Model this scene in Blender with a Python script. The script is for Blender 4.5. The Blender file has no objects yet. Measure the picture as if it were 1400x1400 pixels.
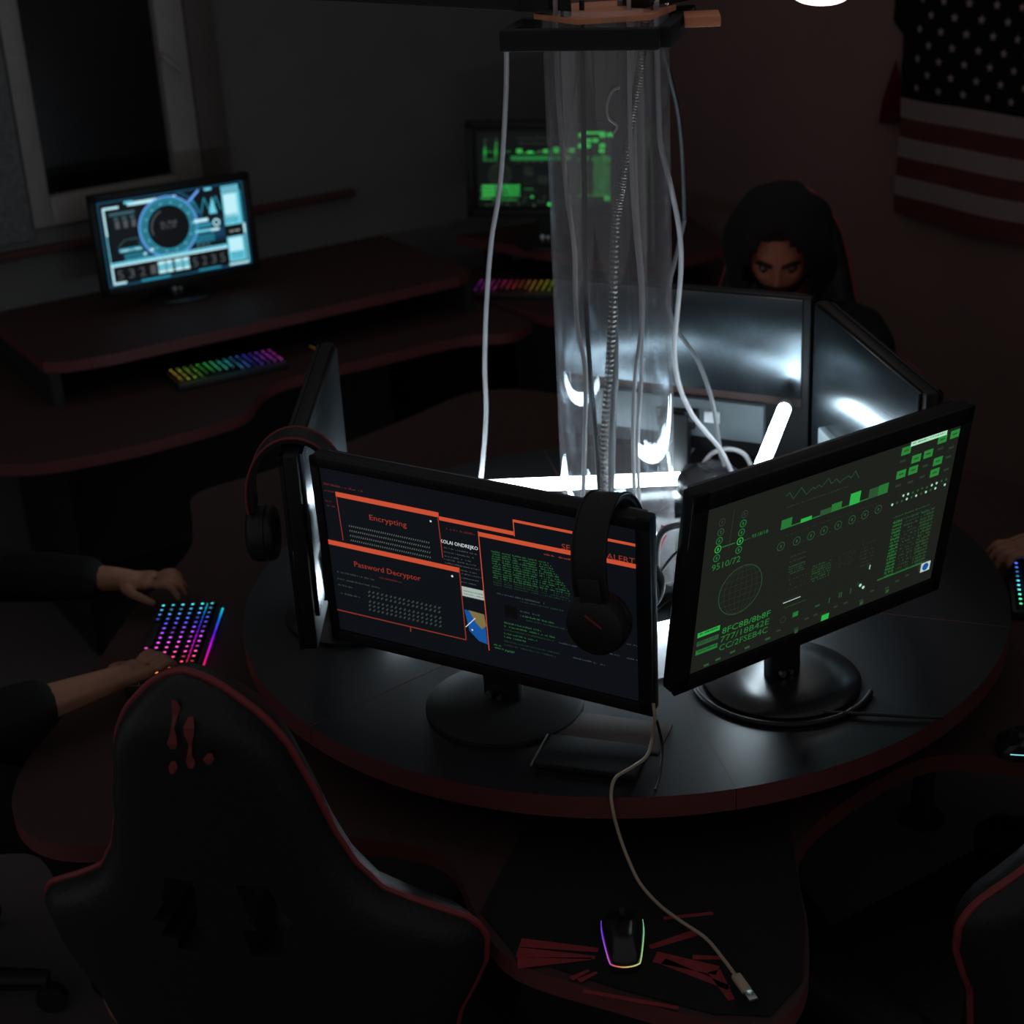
import bpy, bmesh, math, random
from mathutils import Vector, Matrix, Euler
random.seed(7)
S=bpy.context.scene; COL=S.collection
PI=math.pi
S.view_settings.view_transform='Standard'; S.view_settings.look='None'; S.view_settings.gamma=1; S.view_settings.exposure=0
S.view_settings.use_curve_mapping=False
HC=2.213                      # camera height
CX,CY=.1878,2.657             # middle of the round desk
ZD,ZL=.87,.75                 # top of the round shelf, top of the lower desk

# ------------------------------------------------------------------ materials
def lin(c):
    return tuple(((v/255)/12.92 if v/255<=.04045 else ((v/255+.055)/1.055)**2.4) for v in c)
MC={}
def mat(name,col,rough=.6,metal=0.,spec=.5,var=.15,scale=30.,bump=0.,aniso=0.,coat=0.,sss=0.):
    if name in MC: return MC[name]
    m=bpy.data.materials.new(name); m.use_nodes=True; nt=m.node_tree; b=nt.nodes['Principled BSDF']
    b.inputs['Roughness'].default_value=rough; b.inputs['Metallic'].default_value=metal
    b.inputs['Specular IOR Level'].default_value=spec; b.inputs['Anisotropic'].default_value=aniso
    b.inputs['Coat Weight'].default_value=coat
    tc=nt.nodes.new('ShaderNodeTexCoord'); no=nt.nodes.new('ShaderNodeTexNoise'); no.inputs['Scale'].default_value=scale; no.inputs['Detail'].default_value=4
    nt.links.new(tc.outputs['Object'],no.inputs['Vector'])
    mx=nt.nodes.new('ShaderNodeMix'); mx.data_type='RGBA'
    mx.inputs[6].default_value=(*[c*(1-var) for c in col],1); mx.inputs[7].default_value=(*[min(1,c*(1+var)) for c in col],1)
    nt.links.new(no.outputs['Fac'],mx.inputs[0]); nt.links.new(mx.outputs[2],b.inputs['Base Color'])
    if bump:
        bp=nt.nodes.new('ShaderNodeBump'); bp.inputs['Strength'].default_value=bump; bp.inputs['Distance'].default_value=.01
        nt.links.new(no.outputs['Fac'],bp.inputs['Height']); nt.links.new(bp.outputs['Normal'],b.inputs['Normal'])
    MC[name]=m; return m
def glow(name,col,strength=1.,rough=.5):
    if name in MC: return MC[name]
    m=bpy.data.materials.new(name); m.use_nodes=True; b=m.node_tree.nodes['Principled BSDF']
    b.inputs['Base Color'].default_value=(.01,.01,.01,1); b.inputs['Roughness'].default_value=rough; b.inputs['Specular IOR Level'].default_value=.2
    b.inputs['Emission Color'].default_value=(*col,1); b.inputs['Emission Strength'].default_value=strength
    MC[name]=m; return m
def ramp_glow(name,axis,lo,hi,stops,strength):
    m=bpy.data.materials.new(name); m.use_nodes=True; nt=m.node_tree; b=nt.nodes['Principled BSDF']
    b.inputs['Base Color'].default_value=(.01,.01,.01,1)
    tc=nt.nodes.new('ShaderNodeTexCoord'); sp=nt.nodes.new('ShaderNodeSeparateXYZ'); mr=nt.nodes.new('ShaderNodeMapRange'); cr=nt.nodes.new('ShaderNodeValToRGB')
    nt.links.new(tc.outputs['Object'],sp.inputs[0]); nt.links.new(sp.outputs[axis],mr.inputs['Value'])
    mr.inputs['From Min'].default_value=lo; mr.inputs['From Max'].default_value=hi
    nt.links.new(mr.outputs[0],cr.inputs[0])
    e=cr.color_ramp.elements
    while len(e)<len(stops): e.new(.5)
    for k,(p,c) in enumerate(stops): e[k].position=p; e[k].color=(*c,1)
    nt.links.new(cr.outputs[0],b.inputs['Emission Color']); b.inputs['Emission Strength'].default_value=strength
    return m
def led_mat():
    m=bpy.data.materials.new('key_legend_light'); m.use_nodes=True; nt=m.node_tree; b=nt.nodes['Principled BSDF']
    b.inputs['Base Color'].default_value=(.01,.01,.01,1)
    oi=nt.nodes.new('ShaderNodeObjectInfo'); nt.links.new(oi.outputs['Color'],b.inputs['Emission Color']); b.inputs['Emission Strength'].default_value=1.5
    return m

M=dict(
 wall_grey=mat('grey_plaster_wall',(.095,.093,.092),.9,spec=.2,var=.12,scale=6,bump=.15),
 plaster=mat('speckled_plaster',(.11,.115,.12),.9,spec=.2,var=.6,scale=70,bump=.3),
 wall_red=mat('reddish_brown_wall',(.15,.088,.082),.9,spec=.2,var=.12,scale=5,bump=.1),
 floor=mat('dark_floor',(.095,.085,.083),.6,spec=.2,var=.15,scale=8),
 trim=mat('dark_red_trim',(.055,.022,.02),.7,spec=.2),
 frame=mat('white_window_frame',(.20,.185,.175),.5,spec=.3),
 jamb=mat('brown_window_casing',(.065,.05,.048),.6,spec=.3),
 pane=mat('black_window_pane',(.004,.004,.005),.25,spec=.15),
 top=mat('dark_grey_desk_top',(.008,.0078,.009),.36,spec=.32,var=.2,scale=200),
 lower=mat('dark_brown_desk_top',(.042,.021,.020),.65,spec=.13,var=.2,scale=40),
 edge=mat('red_edge_band',(.10,.026,.027),.5,spec=.3),
 black=mat('black_plastic',(.010,.010,.011),.5,spec=.3),
 blackm=mat('matt_black_plastic',(.012,.012,.012),.75,spec=.25),
 blackg=mat('glossy_black_plastic',(.010,.010,.011),.25,spec=.4),
 bezel=mat('monitor_bezel',(.008,.008,.009),.5,spec=.22),
 brushed=mat('brushed_grey_metal',(.115,.135,.15),.26,metal=1,var=.12,scale=12,aniso=.6),
 ports=mat('grey_port_panel',(.11,.13,.14),.5,spec=.4),
 brownstrip=mat('brown_recess',(.05,.022,.018),.6),
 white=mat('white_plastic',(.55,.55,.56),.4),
 wcab=mat('white_cable',(.36,.33,.34),.45),
 gcab=mat('grey_cable',(.12,.12,.125),.45),
 tan=mat('tan_usb_cable',(.30,.24,.17),.5),
 conduit=mat('steel_conduit',(.17,.16,.155),.42,metal=1),
 steel=mat('dull_steel',(.5,.5,.52),.3,metal=1),
 leather=mat('black_leather',(.010,.010,.011),.45,spec=.25,var=.3,scale=120,bump=.12),
 redpipe=mat('red_piping',(.17,.024,.028),.5,spec=.3),
 redlogo=mat('red_embroidery',(.16,.035,.035),.8,spec=.1),
 hood=mat('black_cotton',(.010,.010,.010),.95,spec=.1,var=.3,scale=90),
 skin=mat('skin',(.27,.125,.08),.55,spec=.35,var=.12,scale=40),
 hair=mat('dark_hair',(.012,.009,.008),.6,spec=.2),
 eye=mat('eye_white',(.05,.04,.035),.35), iris=mat('dark_iris',(.02,.012,.01),.2),
 ply=mat('orange_plywood',(.62,.24,.13),.6,spec=.2,var=.3,scale=18),
 fl_red=mat('flag_red',(.15,.045,.045),.9,spec=.05,var=.2), fl_white=mat('flag_white',(.34,.26,.255),.9,spec=.05,var=.12), fl_blue=mat('flag_navy',(.010,.011,.014),.9,spec=.05), fl_dred=mat('flag_dark_red',(.10,.006,.016),.9,spec=.05),
 padred=mat('mousepad_red_print',(.22,.03,.035),.8,spec=.1,var=.3,scale=60), pad=mat('mousepad_black',(.012,.012,.012),.9,spec=.1),
 padrim=mat('dark_brown_card',(.06,.042,.038),.8,spec=.1),
 lampwhite=glow('fluorescent_tube',(.72,.90,1.),28.), lampwarm=glow('warm_ring_light',(1.,.9,.8),6.),
 redled=glow('red_switch_light',(1.,.06,.03),.16), cyanled=glow('cyan_light_line',(.25,.85,.9),1.), amberled=glow('amber_light',(.9,.42,.08),.22),
)
def glass():
    m=bpy.data.materials.new('clear_acrylic'); m.use_nodes=True; nt=m.node_tree; nt.nodes.clear()
    o=nt.nodes.new('ShaderNodeOutputMaterial'); t=nt.nodes.new('ShaderNodeBsdfTransparent'); g=nt.nodes.new('ShaderNodeBsdfGlossy'); d=nt.nodes.new('ShaderNodeBsdfDiffuse'); f=nt.nodes.new('ShaderNodeFresnel'); a=nt.nodes.new('ShaderNodeMixShader'); b=nt.nodes.new('ShaderNodeMixShader')
    t.inputs[0].default_value=(.965,.968,.97,1); g.inputs['Roughness'].default_value=.03; g.inputs['Color'].default_value=(.92,.96,1,1)
    d.inputs[0].default_value=(.60,.52,.53,1); f.inputs[0].default_value=1.49
    tr=nt.nodes.new('ShaderNodeBsdfTranslucent'); tr.inputs[0].default_value=(.6,.56,.57,1); dm=nt.nodes.new('ShaderNodeMixShader'); dm.inputs[0].default_value=.5
    lw=nt.nodes.new('ShaderNodeLayerWeight'); lw.inputs[0].default_value=.5
    no=nt.nodes.new('ShaderNodeTexNoise'); no.inputs['Scale'].default_value=9; mr=nt.nodes.new('ShaderNodeMapRange'); mr.inputs['To Min'].default_value=.025; mr.inputs['To Max'].default_value=.055
    pw=nt.nodes.new('ShaderNodeMath'); pw.operation='POWER'; pw.inputs[1].default_value=3
    ml_=nt.nodes.new('ShaderNodeMath'); ml_.operation='MULTIPLY_ADD'; ml_.inputs[1].default_value=.16
    mn=nt.nodes.new('ShaderNodeMath'); mn.operation='MINIMUM'; mn.inputs[1].default_value=.16
    nt.links.new(no.outputs['Fac'],mr.inputs['Value']); nt.links.new(lw.outputs['Facing'],pw.inputs[0]); nt.links.new(pw.outputs[0],ml_.inputs[0]); nt.links.new(mr.outputs[0],ml_.inputs[2]); nt.links.new(ml_.outputs[0],a.inputs[0])
    nt.links.new(d.outputs[0],dm.inputs[1]); nt.links.new(tr.outputs[0],dm.inputs[2]); nt.links.new(f.outputs[0],mn.inputs[0])
    nt.links.new(t.outputs[0],a.inputs[1]); nt.links.new(dm.outputs[0],a.inputs[2]); nt.links.new(mn.outputs[0],b.inputs[0]); nt.links.new(a.outputs[0],b.inputs[1]); nt.links.new(g.outputs[0],b.inputs[2]); nt.links.new(b.outputs[0],o.inputs[0])
    return m
M['glass']=glass(); M['legend']=led_mat()

# ------------------------------------------------------------------ helpers
def tag(o,label,cat,group=None,kind=None):
    if label: o['label']=label
    if cat: o['category']=cat
    if group: o['group']=group
    if kind: o['kind']=kind
    return o
def empty(name,loc=(0,0,0),rz=0,label=None,cat=None,group=None):
    o=bpy.data.objects.new(name,None); COL.objects.link(o); o.empty_display_size=.05
    o.location=loc; o.rotation_euler=(0,0,rz); return tag(o,label,cat,group)
def put(name,bm,mats,parent=None,mx=None,sharp=40,smooth=True):
    if isinstance(bm,bpy.types.Mesh): me=bm; me.name=name; me.materials.clear()
    else:
        me=bpy.data.meshes.new(name); bm.to_mesh(me); bm.free()
    if not isinstance(mats,(list,tuple)): mats=[mats]
    for m in mats: me.materials.append(m)
    if smooth:
        for p in me.polygons: p.use_smooth=True
        me.set_sharp_from_angle(angle=math.radians(sharp))
    o=bpy.data.objects.new(name,me); COL.objects.link(o)
    if parent: o.parent=parent
    if mx is not None: o.matrix_local=mx
    return o
def struct(name,bm,m,**k):
    o=put(name,bm,m,**k); o['kind']='structure'; return o
def nb(): return bmesh.new()
def box(bm,c,s,bev=.0,mi=0,rot=None,seg=2):
    r=bmesh.ops.create_cube(bm,size=1); vs=r['verts']
    for v in vs: v.co=Vector((v.co.x*s[0],v.co.y*s[1],v.co.z*s[2]))
    fs=list({f for v in vs for f in v.link_faces})
    if bev:
        es=list({e for v in vs for e in v.link_edges})
        g=bmesh.ops.bevel(bm,geom=es,offset=bev,segments=seg,affect='EDGES',profile=.5)
        fs=list(set(g['faces'])|{f for f in fs if f.is_valid})
        vs=list({v for f in fs for v in f.verts})
    T=Matrix.Translation(c)@(rot.to_4x4() if rot else Matrix())
    for v in vs: v.co=T@v.co
    for f in fs: f.material_index=mi
    return vs
def cyl(bm,a,b,r0,r1=None,n=20,mi=0,cap=True):
    a=Vector(a);b=Vector(b);r1=r0 if r1 is None else r1
    return tube(bm,[a,b],[r0,r1],n,mi,cap)
def tube(bm,pts,rad,n=10,mi=0,cap=True,closed=False):
    pts=[Vector(p) for p in pts]; N=len(pts)
    if not isinstance(rad,(list,tuple)): rad=[rad]*N
    rings=[]; up=None
    for i,p in enumerate(pts):
        if closed: t=(pts[(i+1)%N]-pts[i-1])
        else: t=(pts[min(i+1,N-1)]-pts[max(i-1,0)])
        t.normalize()
        if up is None:
            up=Vector((0,0,1)) if abs(t.z)<.9 else Vector((1,0,0))
        x=up-t*up.dot(t); x.normalize(); y=t.cross(x); up=x
        rings.append([bm.verts.new(p+(x*math.cos(2*PI*k/n)+y*math.sin(2*PI*k/n))*rad[i]) for k in range(n)])
    rng=N if closed else N-1
    for i in range(rng):
        A=rings[i];B=rings[(i+1)%N]
        for k in range(n):
            f=bm.faces.new((A[k],A[(k+1)%n],B[(k+1)%n],B[k])); f.material_index=mi
    if cap and not closed:
        bm.faces.new(rings[0][::-1]).material_index=mi; bm.faces.new(rings[-1]).material_index=mi
    return rings
def spline(pts,k=6,closed=False):
    pts=[Vector(p) for p in pts]; n=len(pts); out=[]
    for i in range(n if closed else n-1):
        if closed: p0,p1,p2,p3=pts[i-1],pts[i],pts[(i+1)%n],pts[(i+2)%n]
        else: p0,p1,p2,p3=pts[max(i-1,0)],pts[i],pts[i+1],pts[min(i+2,n-1)]
        for j in range(k):
            t=j/k; out.append(.5*((2*p1)+(p2-p0)*t+(2*p0-5*p1+4*p2-p3)*t*t+(3*p1-p0-3*p2+p3)*t**3))
    if not closed: out.append(pts[-1])
    return out
def lathe(bm,prof,n=32,mi=0,sx=1,sy=1,off=(0,0,0)):
    rings=[]
    for r,z in prof:
        if r<1e-5: rings.append([bm.verts.new((off[0],off[1],off[2]+z))])
        else: rings.append([bm.verts.new((off[0]+r*sx*math.cos(2*PI*k/n),off[1]+r*sy*math.sin(2*PI*k/n),off[2]+z)) for k in range(n)])
    for A,B in zip(rings,rings[1:]):
        for k in range(n):
            if len(A)==1 and len(B)==1: continue
            if len(A)==1: v=(A[0],B[(k+1)%n],B[k])
            elif len(B)==1: v=(A[k],A[(k+1)%n],B[0])
            else: v=(A[k],A[(k+1)%n],B[(k+1)%n],B[k])
            bm.faces.new(v).material_index=mi
def prism(bm,poly,z0,z1,mi_top=0,mi_side=0,mi_bot=None,bev=0):
    a=[bm.verts.new((x,y,z0)) for x,y in poly]; b=[bm.verts.new((x,y,z1)) for x,y in poly]; n=len(poly)
    bm.faces.new(b).material_index=mi_top
    bm.faces.new(a[::-1]).material_index=mi_side if mi_bot is None else mi_bot
    for i in range(n):
        f=bm.faces.new((a[i],a[(i+1)%n],b[(i+1)%n],b[i])); f.material_index=mi_side
def xform(bm,mx):
    bmesh.ops.transform(bm,matrix=mx,verts=bm.verts[:])
def evaluated(o):
    bpy.context.view_layer.update(); dg=bpy.context.evaluated_depsgraph_get()
    me=bpy.data.meshes.new_from_object(o.evaluated_get(dg)); return me
def skin_mesh(chains,sub=1):
    """chains: list of (points, radii, branches) -> united skin surface"""
    me=bpy.data.meshes.new('s'); vs=[];es=[];rs=[]
    for verts,edges in chains:
        o=len(vs); vs+=[v[0] for v in verts]; rs+=[v[1] for v in verts]; es+=[(a+o,b+o) for a,b in edges]
    me.from_pydata(vs,es,[]); ob=bpy.data.objects.new('s',me); COL.objects.link(ob)
    ob.modifiers.new('k','SKIN')
    roots=[]; k=0
    for verts,edges in chains: roots.append(k); k+=len(verts)
    for i,d in enumerate(me.skin_vertices[0].data):
        r=rs[i]; d.radius=(r,r) if not isinstance(r,tuple) else r
        d.use_root=i in roots
    if sub:
        s=ob.modifiers.new('u','SUBSURF'); s.levels=sub; s.render_levels=sub
    r=evaluated(ob); bpy.data.objects.remove(ob); return r
def remesh(me,vox,smooth=2):
    ob=bpy.data.objects.new('r',me); COL.objects.link(ob)
    m=ob.modifiers.new('r','REMESH'); m.mode='VOXEL'; m.voxel_size=vox
    if smooth: s=ob.modifiers.new('s','SMOOTH'); s.iterations=smooth; s.factor=.5
    r=evaluated(ob); bpy.data.objects.remove(ob); return r
def copy_tree(o,parent=None):
    c=o.copy(); COL.objects.link(c)
    if parent: c.parent=parent
    for ch in list(o.children): copy_tree(ch,c)
    return c
def polar(a,r): return (CX+r*math.cos(math.radians(a)),CY+r*math.sin(math.radians(a)))

# ------------------------------------------------------------------ text
TC={}
def text_geo(s):
    if s in TC: return TC[s]
    cu=bpy.data.curves.new('t','FONT'); cu.body=s; cu.resolution_u=2
    ob=bpy.data.objects.new('t',cu); COL.objects.link(ob); me=evaluated(ob)
    v=[(p.co.x,p.co.y) for p in me.vertices]; f=[tuple(p.vertices) for p in me.polygons]
    bpy.data.objects.remove(ob)
    x0=min(p[0] for p in v);x1=max(p[0] for p in v)
    TC[s]=([((x-x0)/(x1-x0),y/.7) for x,y in v],f); return TC[s]

PAL={'org':(198,78,50),'ord':(140,50,38),'red':(92,32,28),'red2':(150,50,38),'win':(10,14,19),'white':(220,225,230),'grey':(74,80,84),'dgrey':(52,56,58),'paper':(165,180,172),'blue':(20,80,150),'land':(120,108,66),'grn':(42,98,54),'dgrn':(30,58,38),'gry2':(56,68,68),'gry3':(92,104,96),'blk':(6,6,7),'g1':(42,54,42),'g2':(42,80,48),'g3':(36,112,50),'g4':(40,128,54),'g5':(44,170,70),'bg':(16,60,26),'pale':(170,225,190),'pale2':(185,205,195),
 'c1':(60,90,100),'c2':(40,140,165),'c3':(110,205,225),'c4':(190,240,250),'c5':(18,70,95),'c6':(70,120,210),'c7':(110,170,255)}
class Scr:
    """builds one screen mesh: background rectangle plus thin lit shapes on it"""
    def __init__(s,x0,x1,z0,z1,bg,gain=1.):
        s.v=[];s.f=[];s.m=[];s.mats=[];s.k=0;s.g=gain;s.b=(x0,x1,z0,z1)
        s.poly([(x0,z0),(x1,z0),(x1,z1),(x0,z1)],bg)
    def mi(s,c):
        key=(c if isinstance(c,str) else 'rgb_%d_%d_%d'%c)
        n='screen_%s_%g'%(key,s.g)
        m=glow(n,lin(PAL[c] if isinstance(c,str) else c),s.g)
        if m not in s.mats: s.mats.append(m)
        return s.mats.index(m)
    def poly(s,p,c,nolift=False):
        s.k+=1; y=-.00001*s.k; o=len(s.v)
        s.v+=[(x,y,z) for x,z in p]; s.f.append(tuple(range(o,o+len(p)))); s.m.append(s.mi(c))
    def rect(s,x0,z1,x1,z0,c): s.poly([(x0,z0),(x1,z0),(x1,z1),(x0,z1)],c)
    def quads(s,L,c):
        s.k+=1;y=-.00001*s.k;i=s.mi(c)
        for p in L:
            o=len(s.v); s.v+=[(x,y,z) for x,z in p]; s.f.append(tuple(range(o,o+len(p)))); s.m.append(i)
    def line(s,p,w,c):
        L=[]
        for (a,b),(e,d) in zip(p,p[1:]):
            l=math.hypot(e-a,d-b) or 1; nx,nz=-(d-b)/l*w/2,(e-a)/l*w/2
            L.append([(a-nx,b-nz),(e-nx,d-nz),(e+nx,d+nz),(a+nx,b+nz)])
        s.quads(L,c)
    def ring(s,x,z,r,w,c,n=28,a0=0,a1=360,sx=1):
        P=[(math.radians(a0+(a1-a0)*k/n)) for k in range(n+1)]
        s.quads([[(x+sx*(r-w)*math.cos(a),z+(r-w)*math.sin(a)),(x+sx*r*math.cos(a),z+r*math.sin(a)),(x+sx*r*math.cos(b),z+r*math.sin(b)),(x+sx*(r-w)*math.cos(b),z+(r-w)*math.sin(b))] for a,b in zip(P,P[1:])],c)
    def disc(s,x,z,r,c,n=14): s.poly([(x+r*math.cos(2*PI*k/n),z+r*math.sin(2*PI*k/n)) for k in range(n)],c)
    def noise(s,x0,z,x1,h,c,den):
        L=[];x=x0;w=h*.55
        while x<x1-w*.5:
            if random.random()<den:
                a=random.random()*.35*h; t=h*(.3+.2*random.random())
                L.append([(x,z-h/2+a*.3),(x+w*.8,z-h/2+a*.3),(x+w*.8,z-h/2+a*.3+t),(x,z-h/2+a*.3+t)])
                if random.random()<.6: L.append([(x,z-h/2),(x+w*.35,z-h/2),(x+w*.35,z+h/2),(x,z+h/2)])
            x+=w
        if L: s.quads(L,c)
    def text(s,t,x,z,w,h,c):
        v,f=text_geo(t); s.k+=1;y=-.00001*s.k;i=s.mi(c);o=len(s.v)
        s.v+=[(x+a*w,y,z+b*h) for a,b in v]; s.f+=[tuple(q+o for q in p) for p in f]; s.m+=[i]*len(f)
    def play(s,items):
        for it in items:
            k=it[0]
            if k=='r': s.rect(*it[1:])
            elif k=='l': s.line(it[1],it[2],it[3])
            elif k=='p': s.poly(it[1],it[2])
            elif k=='d': s.disc(*it[1:])
            elif k=='c': s.ring(*it[1:])
            elif k=='n': s.noise(*it[1:])
            elif k=='t': _,t,x,z,w,h,c=it; s.text(t,x,z-h*.5,w,h,c)
            elif k=='k':
                _,x0,z,x1,h,c,n=it; st=(x1-x0)/n
                s.quads([[(x0+i*st+a*st*.3,z-h/2+b),(x0+i*st+a*st*.3+st*.26,z-h/2+b),(x0+i*st+a*st*.3+st*.26,z-h/2+b+h*.42),(x0+i*st+a*st*.3,z-h/2+b+h*.42)] for i in range(n) for a,b in ((0,0),(.9,h*.5),(random.random(),h*.25))],c)
    def mesh(s,sc=1.,scz=None):
        me=bpy.data.meshes.new('screen'); scz=sc if scz is None else scz
        me.from_pydata([(x*sc,y,z*scz) for x,y,z in s.v],[],s.f)
        me.polygons.foreach_set('material_index',s.m); 
        return me,s.mats
def screen_obj(scr,parent,mx,sc=1.,scz=None):
    me,ms=scr.mesh(sc,scz); idx=[p.material_index for p in me.polygons]
    o=bpy.data.objects.new('screen',me); COL.objects.link(o)
    for m in ms: me.materials.append(m)
    me.polygons.foreach_set('material_index',idx)
    # faces look towards the viewer (-y)
    bm=bmesh.new(); bm.from_mesh(me)
    for f in bm.faces:
        f.normal_update()
        if f.normal.y>0: f.normal_flip()
    bm.to_mesh(me); bm.free()
    o.parent=parent; o.matrix_local=mx; return o

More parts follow.
